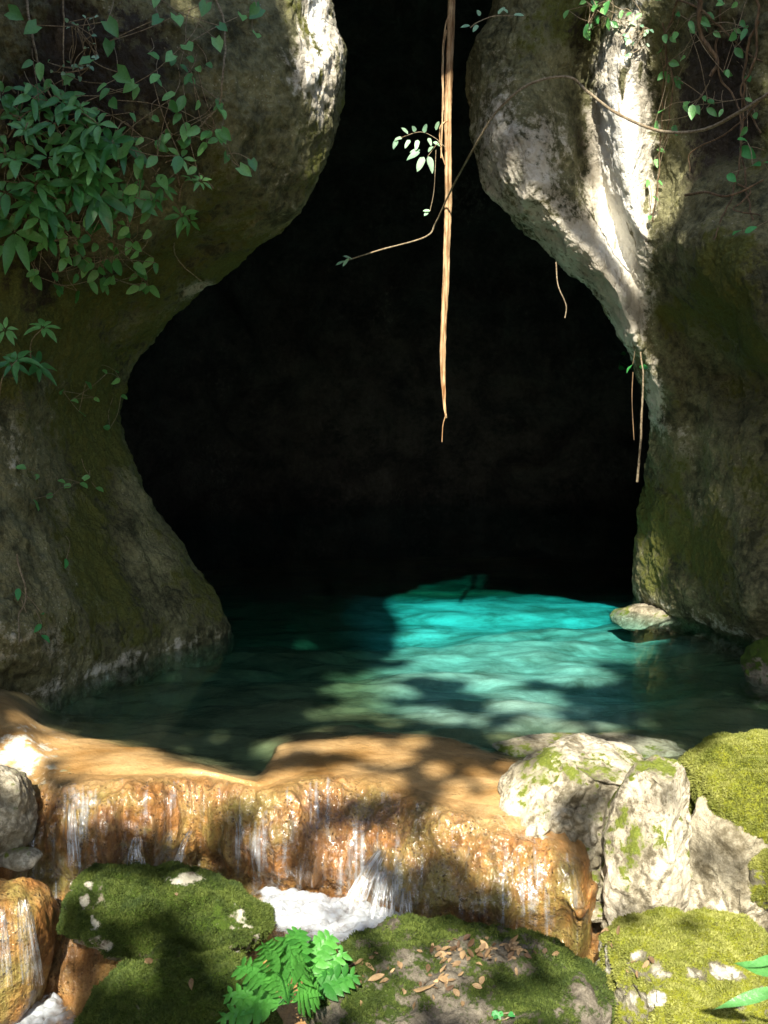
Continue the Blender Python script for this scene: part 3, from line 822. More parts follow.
# ------------------------------------------------------------------ leaves
def leaf(acc, base, direc, nrm, L, Wd, shape='lance', tint=.5, droop=.25, seg=7):
    """one leaf blade with fold along the midrib"""
    d = np.array(tuple(direc), float); d /= np.linalg.norm(d)
    n = np.array(tuple(nrm), float); n = n - d*(n @ d)
    if np.linalg.norm(n) < 1e-4: n = np.array([0, -1, .3]) - d*(np.array([0,-1,.3]) @ d)
    n /= np.linalg.norm(n)
    s = np.cross(d, n)
    b = np.array(tuple(base), float)
    t = np.linspace(0, 1, seg)
    if shape == 'lance': w = np.sin(np.pi*t**.85)**.8
    elif shape == 'heart': w = np.where(t < .3, .75 + .9*t, 1.02*(1 - np.clip((t-.3)/.7, 0, 1)**1.6))
    elif shape == 'round': w = np.sin(np.pi*t**.7)**.55
    elif shape == 'lobed': w = np.sin(np.pi*t**.9)**.6*(.62 + .45*np.abs(np.sin(t*np.pi*3.5)))
    w = np.maximum(w, .02)
    cur = b[None] + d[None]*(L*t)[:, None] + np.array([0,0,-1])[None]*(droop*L*t**2)[:, None]
    if shape == 'heart':
        back = np.where(t == 0, -.18*L, 0)
    else: back = np.zeros(seg)
    e = Wd*.5*w
    wav = .06*L*np.sin(t*9 + tint*9)
    Lf = cur + s[None]*e[:, None] + n[None]*(e*.30 + wav*.4)[:, None] + d[None]*back[:, None]
    Rt = cur - s[None]*e[:, None] + n[None]*(e*.30 - wav*.4)[:, None] + d[None]*back[:, None]
    V = np.stack([Lf, cur, Rt], 1).reshape(-1, 3)
    fc = []
    for k in range(seg-1):
        a = k*3
        fc += [[a, a+1, a+4, a+3], [a+1, a+2, a+5, a+4]]
    acc.add(V, fc, tint)

def rv(a=1.0): return Vector((random.uniform(-a,a), random.uniform(-a,a), random.uniform(-a,a)))

def whorl(acc, stems, c, nor, Lr, n=6, shape='lance', tint=None, root=None):
    ax = (nor*.5 + Vector((0, -.4, .6)) + rv(.35)).normalized()
    a = ax.orthogonal().normalized(); b = ax.cross(a)
    ph = random.uniform(0, 6.28); t0 = random.uniform(.1, .9) if tint is None else tint
    for k in range(n):
        th = ph + k*2*math.pi/n + random.uniform(-.25, .25)
        d = a*math.cos(th) + b*math.sin(th) + ax*.12
        L = Lr*random.uniform(.75, 1.12)
        leaf(acc, c + d*.012, d, ax, L, L*random.uniform(.30,.40), shape, min(1, max(0, t0 + random.uniform(-.25,.25))), random.uniform(.1,.45))
    if root is not None and stems is not None:
        mid = (c + root)/2 + rv(.04) + Vector((0,-.03,.05))
        V, Fc = tube_arrays(catmull([root, mid, c], 8), np.linspace(.006, .003, 8), 5)
        stems.add(V, Fc)

def plant(name, label, cat, base_px, kind, items, mat, Lr, shape='lance', off=(.05,.22), stem_mat=M_TWIG, group=None, n=6, hang=None):
    bp, bn = at(*base_px)
    root = empty(name, bp, label, cat, group)
    A = Acc()
    class _S:
        def add(self, V, Fc): link('stem', mesh_np('stem', V - np.array(tuple(bp)), Fc, stem_mat), root)
    S = _S()
    prev = bp
    for (x, y) in items:
        c, nor = at(x, y, random.uniform(*off))
        if kind == 'whorl':
            whorl(A, S, c, nor, Lr*random.choice((.55,.75,.9,1.05,1.2)), random.choice((5,6,7)) if n == 6 else n, shape, root=at(x + random.uniform(-25,25), y + random.uniform(-5,35))[0])
        else:
            d = Vector((random.uniform(-1.1,1.1), random.uniform(-.8,0), -random.uniform(.3,1))) if kind == 'hang' else (Vector((random.uniform(-1,1), -.5, random.uniform(-.7,.5))))
            L = Lr*random.uniform(.75,1.3)
            leaf(A, c, d, nor + Vector((0,-.3,.5)) + rv(.3), L, L*(random.uniform(.75,.95) if shape in ('heart',) else random.uniform(.5,.62)), shape, random.uniform(0,1), random.uniform(0,.3))
            r0 = prev if (prev - c).length < .5 else at(x + random.uniform(-12,12), y - random.uniform(10,30))[0]
            V, Fc = tube_arrays(catmull([r0, (r0+c)/2 + rv(.025), c], 7), .0028, 5); S.add(V, Fc)
            prev = c
    A.build('foliage', mat, root, bp)
    return root
# Acc.build with parent subtracts loc and leaves child at the root's origin

def cluster(x0, y0, x1, y1, n, s=1):
    rr = random.Random(s*991 + n)
    return [(rr.uniform(x0, x1), rr.uniform(y0, y1)) for _ in range(n)]

plant('shrub', 'large dark green shrub of fingered leaves at the left edge of the left cliff', 'shrub', (20, 190), 'whorl',
      [(8,95),(45,98),(30,112),(62,108),(18,130),(52,128),(80,140),(12,158),(40,152),(64,150),(100,132),(110,118),(88,160),(25,178),(55,175),(5,190),(38,196),(75,188),(18,212),(48,218),(102,178),(125,128),(10,232),(22,100),(70,122),(90,128),(118,140),(75,148),(30,128),(60,168),(45,182),(15,172),(95,150),(0,120),(82,172),(28,200),(58,200),(2,150),(105,195),(125,185)],
      M_LEAF, .165)
plant('shrub', 'smaller shrub of drooping fingered leaves right of the large left shrub', 'shrub', (165, 190), 'whorl',
      [(172,152),(185,178),(160,172),(180,208),(198,180),(150,198),(190,215)], M_LEAF, .14)
plant('shrub', 'shaded green shrub low at the left edge below the large shrub', 'shrub', (8, 350), 'whorl',
      [(3,318),(22,342),(8,360),(28,362),(2,378)], M_LEAF, .12)
plant('climbing_plant', 'climber with broad heart shaped leaves over the top of the left cliff', 'climbing plant', (160, 5), 'hang',
      [(148,22),(110,38),(170,18),(200,20),(168,55),(140,78),(215,42),(160,8),(235,12),(185,35),(225,28),(122,70),(95,80),(250,5),(205,45),(230,125),(232,165),(222,150),(242,160),(105,10),(30,20),(12,10),(242,40)], M_LEAF, .095, 'heart')
plant('climbing_plant', 'dense mixed small leaves trailing behind and above the large left shrub', 'climbing plant', (60, 60), 'hang',
      cluster(0, 60, 215, 150, 60, 31) + cluster(0, 150, 150, 250, 55, 32), M_LEAF, .085, 'round', (.02,.16))
plant('climbing_plant', 'broad pointed leaves hanging between the heart leaved climber and the smaller left shrub', 'climbing plant', (190, 90), 'hang',
      cluster(120, 85, 245, 175, 22, 33), M_LEAF, .10, 'lance', (.03,.16))
plant('creeper', 'small leaved creeper below the shrubs on the left cliff', 'creeper', (100, 225), 'hang',
      cluster(30, 205, 155, 285, 60, 2), M_LEAF, .085, 'round', (.02,.10))
plant('creeper', 'sparse creeper of small round leaves beside the narrow waist of the left cliff', 'creeper', (90, 365), 'side',
      [(112,370),(118,375),(100,372),(68,400),(92,396),(60,388),(75,410),(80,380),(106,428),(118,395)], M_LEAF, .075, 'round', (.02,.08))
plant('creeper', 'thin line of small leaves across the mossy middle of the left cliff', 'creeper', (60, 480), 'side',
      [(78,484),(70,490),(48,494),(30,498),(55,480),(88,480),(20,470),(36,474),(95,490)], M_LEAF, .07, 'round', (.02,.06))
plant('creeper', 'tiny bright green seedling near the foot of the left cliff', 'creeper', (36, 610), 'side',
      [(35,625),(38,632),(14,590),(40,615),(60,560)], M_LEAFBR, .06, 'lance', (.02,.06))
plant('flower_spray', 'spray of tiny pale flowers above the large left shrub', 'flowers', (90, 70), 'side',
      cluster(82, 34, 98, 56, 14, 4) + cluster(68, 58, 88, 75, 14, 5), M_LEAFPALE, .035, 'round', (.12,.18))
plant('creeper', 'bright green leaves hanging off the tip of the pale rock tongue above the hanging rootlet', 'creeper', (636, 350), 'side',
      [(628,352),(622,358),(632,364),(640,356),(618,368),(646,366)], M_LEAFBR, .10, 'lance', (.05,.12))
plant('creeper', 'light green leaves at the right edge of the right cliff', 'creeper', (764, 150), 'side',
      [(752,148),(762,158),(748,178),(742,180),(762,236),(758,240),(766,200)], M_LEAFBR, .11, 'lance', (.10,.25))
plant('creeper', 'small blue green leaves dotted down beside the sunlit streak on the right cliff', 'creeper', (665, 60), 'side',
      [(664,48),(668,74),(676,80),(655,150),(654,160),(676,122),(654,186),(660,210),(648,222),(645,180),(682,60),(698,30),(680,10)], M_LEAF, .065, 'round', (.02,.08))
plant('creeper', 'dark leafy tuft at the very top above the sunlit streak', 'creeper', (610, 5), 'hang',
      cluster(575, 0, 640, 26, 26, 7), M_LEAF, .07, 'lance', (.05,.2))
plant('creeper', 'dark leaves in the shaded upper right corner among the roots', 'creeper', (740, 20), 'hang',
      cluster(660, 0, 768, 120, 40, 9), M_LEAF, .075, 'lance', (.03,.15))
plant('creeper', 'fine bright leaflets growing on the sunlit rock streak', 'creeper', (622, 40), 'side',
      cluster(614, 22, 650, 62, 16, 12), M_LEAFPALE, .05, 'round', (.02,.06))

def pxpath(pts, Y):
    return [P(x, y, Y if not isinstance(Y, (list,tuple)) else Y[k]) for k, (x, y) in enumerate(pts)]
def vine(name, label, cat, path, r0, r1, mat=M_ROOT, n=60, seg=7, wig=.0, group=None, rough=.3, seed=1):
    p = catmull(path, n)
    if wig: p = p + wig*np.stack([fbm(p*[1,1,1], 6, 3, seed), fbm(p, 6, 3, seed+4), .3*fbm(p, 6, 3, seed+8)], 1)
    V, Fc = tube_arrays(p, np.linspace(r0, r1, n), seg, rough, seed)
    loc = Vector(p[0])
    o = link(name, mesh_np(name, V - p[0], Fc, mat), None, loc)
    return tag(o, label, cat, group)

# big hanging root: twisted strands
def big_root():
    Yv = 9.6
    line = [(455,-160),(453,-60),(452,0),(450,60),(448,120),(448,200),(446,280),(443,350),(444,400),(446,418)]
    core = catmull(pxpath(line, Yv), 160)
    root = empty('hanging_root', core[0], 'long brown fibrous root hanging straight down in front of the dark cave', 'hanging root')
    mm = Yv/F
    nst = 9
    for s_ in range(nst):
        m = 160 if s_ < 4 else random.randint(95, 150)
        c = core[:m]
        t = np.linspace(0, m/160, m)
        wdt = (.55 + .45*np.sin(np.clip(t, 0, 1)*2.6 + .25))*2.2*mm
        ph = s_*2*math.pi/nst; tw = 3.0 + s_*.35
        off = np.stack([np.cos(ph + t*tw)*wdt, np.sin(ph + t*tw)*wdt*.6, 0*t], 1)
        taper = np.clip((m - np.arange(m))/(m*.35), .12, 1)
        off *= np.minimum(1, .3 + taper)[:, None]
        off[:, 0] += .006*fbm(c + s_, 3, 3, 200 + s_)
        V, Fc = tube_arrays(c + off, random.uniform(1.0, 2.2)*mm*np.minimum(1, taper + .12), 8, .5, 210 + s_)
        link('strand', mesh_np('strand', V - core[0], Fc, M_VINE), root)
    # loose side strand and thin tip
    for pts, r in (([(446,30),(443,50),(443,90),(442,130),(441,158)], 1.3), ([(446,415),(443,425),(442,442)], .7), ([(452,10),(445,28),(442,70),(444,110)], .9),
                   ([(448,120),(440,128),(441,150),(445,165)], 1.0)):
        p = catmull(pxpath(pts, Yv - .02), 30)
        V, Fc = tube_arrays(p, np.linspace(r, r*.5, 30)*mm, 6, .4, 5)
        link('strand', mesh_np('strand', V - core[0], Fc, M_VINE), root)
big_root()

# arching thin branch with tip leaves
def branch():
    pts = [(345,261),(380,250),(425,237),(436,222),(452,188),(475,146),(498,110),(530,84),(568,77),(588,92),(618,114),(660,131),(702,130),(738,113),(790,80)]
    Ys = [9.75,9.75,9.75,9.72,9.35,8.6,8.35,8.3,8.3,8.1,8.0,7.8,7.6,7.3,6.9]
    p = catmull(pxpath(pts, Ys), 140)
    root = empty('twig', p[0], 'thin bare twig arching across the dark gap to the right cliff', 'twig')
    V, Fc = tube_arrays(p, np.linspace(.006, .012, 140), 7, .3, 3)
    link('stem', mesh_np('stem', V - p[0], Fc, M_TWIG), root)
    A = Acc()
    for (x, y, dx, dz) in ((345,261,-1,-.4),(352,259,-.8,.3),(349,258,-.7,-.9)):
        leaf(A, P(x,y,9.7), (dx,-.3,dz), (0,-.6,.8), .09, .035, 'lance', .9, .1)
    A.build('leaf', M_LEAFPALE, root, Vector(p[0]))
branch()

def sprig(label, stem_pts, leaves, Y, mat, L):
    p = catmull(pxpath(stem_pts, Y), 30)
    root = empty('leafy_sprig', p[0], label, 'sprig')
    V, Fc = tube_arrays(p, .003, 5); link('stem', mesh_np('stem', V - p[0], Fc, M_TWIG), root)
    A = Acc()
    for (x, y, dx, dz) in leaves:
        leaf(A, P(x, y, Y), (dx, random.uniform(-.4,.1), dz), (random.uniform(-.3,.3), -.7, .6), L*random.uniform(.8,1.2), L*.55, 'round', random.uniform(.3,1), .15)
    A.build('foliage', mat, root, Vector(p[0]))
sprig('pale green sprig beside the long hanging root, above the dark cave', [(446,148),(435,138),(420,132),(400,138)],
      [(402,138,-1,-.2),(408,134,-.6,.6),(415,132,-.3,.7),(418,140,-.2,-.8),(424,133,.2,.8),(428,138,.4,-.8),(410,140,-.5,-.7),(420,150,-.9,-.1),(428,152,.4,.4),(436,130,.3,.9),(433,142,.6,-.3),(397,140,-.4,-.9)], 9.55, M_LEAFPALE, .075)
sprig('pair of whitish leaves hanging from a rootlet just left of the long hanging root', [(440,140),(434,148),(428,156)],
      [(428,156,.3,-1),(424,157,-.5,-.9),(420,152,-.9,-.4)], 9.52, M_LEAFPALE, .115)
sprig('single small leaf lower on the rootlet left of the long hanging root', [(436,150),(434,190),(430,211)],
      [(430,211,-1,.1),(428,212,-.6,-.5)], 9.52, M_LEAFPALE, .055)
sprig('tiny pale sprig at the top right of the hanging root', [(515,16),(495,16),(478,22),(470,28)],
      [(514,15,1,0),(508,13,-.6,.4),(498,14,.5,.5),(480,16,-.4,.8),(478,25,-.5,-.6),(470,26,-1,0)], 8.0, M_LEAFPALE, .06)

vine('rootlet', 'thin pale rootlet hanging off the tip of the pale rock tongue', 'rootlet', pxpath([(641,352),(643,380),(642,410),(640,450),(637,482)], 8.6), .006, .010, M_TWIG, wig=.01)
vine('rootlet', 'short curled dark rootlet hanging below the pale bulge of the right cliff', 'rootlet', pxpath([(556,262),(558,285),(566,305),(565,318)], 8.6), .005, .004, M_TWIG, 30)
vine('rootlet', 'hair thin rootlet beside the longer pale one at the cave mouth right side', 'rootlet', pxpath([(633,372),(632,400),(634,440)], 8.65), .004, .003, M_ROOT, 30)
# tangle of roots on the right cliff
rk = random.Random(5)
def surfpath(pts, off):
    return [at(x, y, off + rk.uniform(0, .05))[0] for x, y in pts]
tang = [([(700,-20),(706,30),(714,60),(718,80)], .020, 'reddish brown slanting root at the top of the right cliff'),
        ([(768,20),(752,50),(745,110),(752,170),(745,230)], .010, 'thin root running down close to the right edge'),
        ([(640,-10),(700,10),(742,45),(765,60)], .008, 'thin root sweeping to the upper right corner'),
        ([(680,-10),(668,40),(676,90),(670,140)], .008, 'thin vertical root right of the sunlit streak'),
        ([(730,-10),(725,60),(738,120),(730,190),(715,240)], .008, 'long thin root dropping through the middle of the right cliff'),
        ([(768,100),(735,130),(700,150),(690,175)], .007, 'thin root curling left from the right edge'),
        ([(690,196),(705,204),(730,204),(768,185)], .010, 'horizontal pale root near the leaves at the right edge'),
        ([(740,190),(750,200),(742,215),(755,230)], .007, 'short twisted root beside the horizontal pale one'),
        ([(660,20),(675,60),(660,100),(655,150),(652,230)], .006, 'wiry root beside the right border of the sunlit streak'),
        ([(755,-10),(760,60),(748,90),(765,130)], .010, 'kinked root in the upper right corner')]
for k, (pts, r, lab) in enumerate(tang):
    vine('root', lab, 'root', surfpath(pts, .05), r, r*.6, M_ROOT, 70, 6, .03, 'roots tangled over the right cliff', seed=20+k)
tl = [([(20,-10),(30,30),(45,80),(70,130)], .009, 'slanting thin stem in the dark upper left corner'),
      ([(70,-10),(66,30),(60,90)], .006, 'thin dark vertical stem left of the heart leaved climber'),
      ([(205,-10),(218,30),(219,80),(216,105),(200,128),(172,145)], .008, 'curved stem sweeping down to the smaller left shrub'),
      ([(168,240),(178,255),(190,270),(208,280)], .005, 'thin rootlet across the mossy underside of the left cliff'),
      ([(8,560),(12,590),(16,620),(14,640)], .006, 'pale rootlet on the lower left cliff at the edge')]
for k, (pts, r, lab) in enumerate(tl):
    vine('root', lab, 'root', surfpath(pts, .04), r, r*.6, M_TWIG, 60, 6, .02, 'stems and roots on the left cliff', seed=40+k)

# leafy lobed plant in the foreground
def fern():
    base = P(288, 1004, 3.98)
    root = empty('leafy_plant', base, 'bright green lobed leafy plant on the rock at the bottom', 'plant')
    class _S:
        def add(self, V, Fc): link('stem', mesh_np('stem', V - np.array(tuple(base)), Fc, M_FERN), root)
    S = _S()
    tips = [(300,918,.3),(262,932,.3),(334,924,.3),(360,966,.3),(348,942,.3),(236,956,.3),(222,986,.3),(216,1012,.3),(284,926,.3),(322,985,.3),(248,1004,.3),(306,952,.3),(270,960,.3),(352,985,.3)]
    for k, (x, y, L) in enumerate(tips):
        A = Acc()
        tip = P(x, y - 8, base.y + random.uniform(-.22, .10))
        d = (tip - base); Ln = d.length
        dn = d.normalized()
        st = base + dn*Ln*.22 + Vector((0,0,.01))
        L = min(L*.95, Ln*.97)
        st = tip - dn*L
        nrm = Vector((random.uniform(-.3,.3), -.75, .8))
        d3 = dn; nn = (nrm - d3*nrm.dot(d3)).normalized(); s = d3.cross(nn)
        tint = random.uniform(.1, 1)
        leaf(A, st, dn, nrm, L, L*.16, 'lance', tint, .25)
        npair = 6
        for j in range(npair):
            f = .22 + .68*j/(npair-1)*.95
            pl = L*.30*(1 - .75*abs(f - .42)**1.1*1.4)*random.uniform(.85,1.15)
            for sg in (-1, 1):
                dd = (d3*random.uniform(.55,.8) + s*sg + nn*random.uniform(-.1,.2))
                leaf(A, st + d3*(f*L) - Vector((0,0,.25*L*f*f)), dd, nn + s*sg*.2, pl, pl*.50, 'lance', min(1, max(0, tint + random.uniform(-.2,.2))), .25, 6)
        V = A
        A.build('leaf', M_FERN, root, base)
        tv, tf = tube_arrays(catmull([base, base.lerp(st, .5) + Vector((0,0,.03)), st + dn*.02], 8), .0035, 5)
        S.add(tv, tf)
fern()
# dark leaves reaching in at the lower right corner
def corner_leaf():
    b = P(800, 975, 3.3)
    root = empty('leafy_sprig', b, 'dark green pointed leaves reaching in at the lower right corner', 'sprig')
    for (x0, y0, x1, y1, w) in ((790,978,732,960,.045),(800,985,712,1006,.04),(790,955,742,966,.03)):
        a = P(x0, y0, 3.3); e = P(x1, y1, 3.25); A = Acc()
        leaf(A, a, e - a, (0,-.5,.8), (e-a).length, w, 'lance', .3, .05, 9)
        A.build('leaf', M_LEAF, root, b)
    V, Fc = tube_arrays(catmull([P(850,990,3.3), P(815,980,3.3), P(790,972,3.3)], 10), .005, 6)
    link('stem', mesh_np('stem', V - np.array(tuple(b)), Fc, M_TWIG), root)
corner_leaf()

# small ground plants on the litter boulder
plant('seedling', 'tiny bright green seedling on the front of the leaf strewn boulder', 'seedling', (500, 1015), 'side',
      [(490,1012),(505,1014),(515,1018),(498,1020)], M_LEAFBR, .035, 'round', (.01,.03))

# dry leaves
def dry_leaf(acc, pos, nor, L):
    d = nor.orthogonal().normalized(); a = random.uniform(0, 6.28); e = nor.cross(d)
    dd = d*math.cos(a) + e*math.sin(a) + nor*random.uniform(-.1,.35)
    leaf(acc, pos + nor*.006, dd, nor + rv(.4), L, L*random.uniform(.35,.6), 'lance', random.uniform(0,1), random.uniform(-.2,.3), 6)
def litter():
    A = Acc()
    spots = [(480,952,50,10,80),(400,985,60,22,34),(350,965,25,10,16),(480,985,70,28,26),(660,975,60,20,10),(150,895,60,12,10),(180,965,40,20,6),(610,935,30,8,14)]
    for (cx, cy, sx, sy, n) in spots:
        for _ in range(n):
            x, y = random.gauss(cx, sx*.6), random.gauss(cy, sy*.6)
            h = cast(CAM, ray(x, y))
            if h is None or not h[2].name.startswith('boulder'): continue
            nn = h[1]
            if nn.dot(ray(x, y)) > 0: nn = -nn
            if nn.z < .1: continue
            dry_leaf(A, h[0], nn, random.uniform(.018, .05))
    o = A.build('leaf_litter', M_DRY, None, Vector((0,4,-.2))); tag(o, kind='stuff')
litter()
for k, (x, y, L, lab) in enumerate([(412,988,.09,'largest curled tan leaf on the litter boulder'),(548,1000,.10,'pale straw coloured leaf standing on the right side of the litter boulder'),
                               (385,975,.07,'pale dry leaf at the left of the litter boulder'),(512,948,.06,'rusty leaf on the crest of the litter boulder'),
                               (152,962,.05,'small brown leaf on the mossy boulder left of the leafy plant')]):
    p, nn = at(x, y)
    A = Acc(); dry_leaf(A, p, nn, L)
    o = A.build('fallen_leaf', M_DRY, None, p); tag(o, lab, 'leaf', 'larger fallen leaves')

# ------------------------------------------------------------------ sun and canopy
SUN_EL = R(41); SUN_AZ = math.atan2(-.13, -1.0)      # horizontal direction towards the sun (x,y)
hx, hy = -.13, -1.0; hl = math.hypot(hx, hy)
S = Vector((hx/hl*math.cos(SUN_EL), hy/hl*math.cos(SUN_EL), math.sin(SUN_EL)))   # towards the sun
U = S.cross(Vector((0,0,1))).normalized(); Vv = U.cross(S).normalized()
Un, Vn, Sn = np.array(U), np.array(Vv), np.array(S)

def inpoly(x, y, poly):
    ins = np.zeros(x.shape, bool); n = len(poly)
    for i in range(n):
        x0, y0 = poly[i]; x1, y1 = poly[(i+1) % n]
        c = ((y0 > y) != (y1 > y)) & (x < (x1-x0)*(y-y0)/((y1-y0) + 1e-9) + x0)
        ins ^= c
    return ins

# sunlit areas as seen, each: polygon, noise frequency (x, y), threshold (-1 = all)
LIT = [
    ([(376,578),(420,584),(470,588),(560,594),(630,610),(622,626),(600,640),(560,662),(510,684),(470,680),(430,668),(398,655),(405,625),(390,600)], .02, .05, -.55),
    ([(500,684),(560,662),(600,640),(640,625),(650,650),(640,672),(560,690),(500,700)], .015, .08, .05),
    ([(350,655),(410,660),(480,685),(560,690),(560,735),(420,728),(330,715),(320,690)], .014, .10, .13),
    ([(300,705),(560,700),(650,720),(640,745),(480,752),(300,730)], .015, .09, .22),
    ([(612,612),(640,606),(664,612),(662,640),(625,640)], .05, .05, -1),
    ([(282,0),(328,0),(340,35),(345,80),(336,85),(322,65),(316,100),(309,90),(301,40)], .06, .012, -.4),
    ([(584,75),(606,28),(628,14),(648,45),(640,85),(650,110),(658,150),(644,205),(642,278),(630,262),(616,200),(602,140),(588,95)], .05, .02, -1),
    ([(592,185),(600,200),(597,225),(592,215)], .05, .05, -1),
    ([(655,200),(685,140),(690,150),(680,205),(672,230)], .06, .02, .1),
    ([(0,715),(60,728),(150,748),(240,770),(250,790),(300,795),(300,815),(180,812),(40,805),(0,770)], .010, .05, .06),
    ([(110,768),(170,766),(245,775),(252,792),(200,800),(130,800)], .03, .04, -.3),
    ([(440,838),(520,850),(560,866),(500,862)], .03, .04, -.2),
    ([(262,745),(300,735),(400,738),(520,760),(500,790),(420,800),(300,800),(262,780)], .010, .055, .16),
    ([(450,800),(500,800),(560,850),(590,880),(585,935),(540,925),(500,880),(440,835)], .03, .03, .06),
    ([(40,800),(200,800),(215,850),(190,868),(50,868)], .03, .03, .26),
    ([(200,800),(440,810),(440,900),(380,920),(230,890)], .03, .03, .3),
    ([(265,885),(350,895),(430,925),(380,945),(280,930)], .03, .04, .2),
    ([(484,800),(520,775),(600,745),(660,742),(690,765),(650,770),(600,775),(560,790),(535,800),(548,850),(490,835)], .04, .04, -.15),
    ([(610,790),(650,775),(690,785),(690,900),(660,930),(605,880)], .05, .03, .06),
    ([(688,770),(730,735),(768,728),(768,860),(740,850),(700,815)], .02, .02, -1),
    ([(680,880),(768,880),(768,940),(690,950)], .04, .04, .12),
    ([(590,935),(768,945),(768,1024),(600,1024)], .02, .03, -.22),
    ([(300,940),(440,938),(560,945),(590,1000),(560,1024),(330,1024)], .03, .04, .22),
    ([(60,875),(250,890),(270,920),(200,925),(80,900)], .025, .04, .16),
    ([(100,950),(230,940),(240,960),(120,1010)], .02, .03, .22),
    ([(0,870),(50,880),(60,940),(50,990),(0,1000)], .04, .03, .08),
    ([(0,985),(60,990),(70,1024),(0,1024)], .03, .03, .0),
    ([(220,925),(300,915),(360,950),(340,1000),(240,1000)], .03, .03, -.05),
    ([(442,-100),(458,-100),(453,430),(440,430)], .03, .02, -.22),
    ([(395,120),(440,120),(440,175),(395,175)], .05, .05, -1),
    ([(415,200),(440,200),(440,220),(415,220)], .05, .05, -1),
    ([(338,245),(440,232),(440,250),(340,268)], .03, .03, -1),
    ([(630,555),(650,555),(655,600),(640,615)], .06, .06, .1),
    ([(500,725),(620,728),(680,745),(640,758),(510,745)], .02, .05, .0),
]
def canopy():  # added out-of-view leaves, gaps cut so sun lands on the LIT areas
    pts = []
    rx = np.arange(0, 768, 1.5); ry = np.arange(-100, 1024, 1.5)
    X, Y = np.meshgrid(rx, ry); X = X.ravel(); Y = Y.ravel()
    m = np.zeros(X.shape, bool)
    for k, (poly, fx, fy, th) in enumerate(LIT):
        ins = inpoly(X, Y, poly)
        if th > -1:
            q = np.stack([X[ins]*fx, Y[ins]*fy, np.full(ins.sum(), k*5.3)], 1)
            nz = fbm(q, 1.0, 5, 300, .62)
            idx = np.where(ins)[0][nz > th]
            m[idx] = True
        else: m |= ins
    X = X[m]; Y = Y[m]
    for x, y in zip(X, Y):
        h = cast(CAM, ray(x, y))
        if h is None: continue
        p = h[0]
        h2 = sc.ray_cast(DG2, p + S*.03, S, distance=25)
        if h2[0] : continue
        pts.append((p @ U, p @ Vv))
    pts = np.array(pts)
    # overall extent of what the camera sees
    ext = []
    for x in range(-60, 830, 30):
        for y in range(-60, 1080, 30):
            h = cast(CAM, ray(x, y))
            if h: ext.append((h[0] @ U, h[0] @ Vv))
    ext = np.array(ext)
    lo = ext.min(0) - .5; hi = ext.max(0) + .5
    cell = .025
    nu, nv = int((hi[0]-lo[0])/cell)+1, int((hi[1]-lo[1])/cell)+1
    mask = np.zeros((nu, nv), bool)
    iu = ((pts[:,0]-lo[0])/cell).astype(int).clip(1, nu-2); iv = ((pts[:,1]-lo[1])/cell).astype(int).clip(1, nv-2)
    mask[iu, iv] = True
    def dil(a):
        b = a.copy()
        b[1:] |= a[:-1]; b[:-1] |= a[1:]; b[:,1:] |= a[:,:-1]; b[:,:-1] |= a[:,1:]
        return b
    def ero(a): return ~dil(~a)
    mask = ero(dil(dil(mask)))
    dist = np.full((nu, nv), 99.0); cur = mask.copy(); dist[cur] = 0
    for k in range(1, 14):
        nx = dil(cur); dist[nx & ~cur] = k*cell; cur = nx
    print('canopy extent', lo, hi, 'lit cells', mask.sum()*cell*cell, 'm2 of', (hi-lo).prod())
    rg = np.random.default_rng(5)
    A_ = (hi-lo).prod()
    def leaves(n, L, dmin, dmax):
        u = rg.uniform(lo[0], hi[0], n); v = rg.uniform(lo[1], hi[1], n)
        d = dist[((u-lo[0])/cell).astype(int).clip(0,nu-1), ((v-lo[1])/cell).astype(int).clip(0,nv-1)]
        k = (d > dmin) & (d <= dmax)
        u, v = u[k], v[k]; n = len(u)
        # depth along the sun direction; keep the whole crown clear of what the camera sees
        base = u[:,None]*Un + v[:,None]*Vn
        t = rg.uniform(0, 2.5, n)
        # start distance: where the ray has risen above the frame top and lies behind y = 2.2
        y0 = (2.0 - base[:,1])/Sn[1]
        z0 = (3.9 - base[:,2])/Sn[2]
        tt = np.maximum(np.maximum(y0, z0), (base @ Sn)*0 + 3.0) + t
        c = base + tt[:,None]*Sn
        L = L*rg.uniform(.75, 1.25, n)
        nn = Sn + rg.normal(size=(n,3))*.55; nn /= np.linalg.norm(nn, axis=1)[:,None]
        a = np.cross(nn, rg.normal(size=(n,3))); a /= np.linalg.norm(a, axis=1)[:,None]; b = np.cross(nn, a)
        w = L*.28
        tip = L[:,None]*.5*a
        V = np.stack([c - tip, c - tip*.2 + b*w[:,None], c + tip, c - tip*.2 - b*w[:,None]], 1)
        return V, u
    out = []
    for L, dens_, dmin, dmax in ((.34, 6.2, .17, 999), (.16, 5.6, .07, .22), (.075, 4.2, .03, .09)):
        area = L*L*.28*.8
        n = int(A_*dens_/area)
        V, u = leaves(n, L, dmin, dmax)
        out.append((V, u)); print('leaves', L, len(u))
    Vall = np.concatenate([o[0] for o in out]); uall = np.concatenate([o[1] for o in out])
    # three added trees share the leaf screen that shapes the sun patches
    cen = Vall.mean(1)
    edges = np.quantile(cen[:,0], [0, .36, .68, 1.0]); edges[0] -= 1; edges[-1] += 1
    labs = ['broad jungle tree leaning over the left bank behind the viewer', 'tall jungle tree overhanging the stream behind the viewer', 'spreading jungle tree over the right bank behind the viewer']
    trunks = [(-5.8, -3.0), (-1.0, -7.0), (5.8, -3.5)]
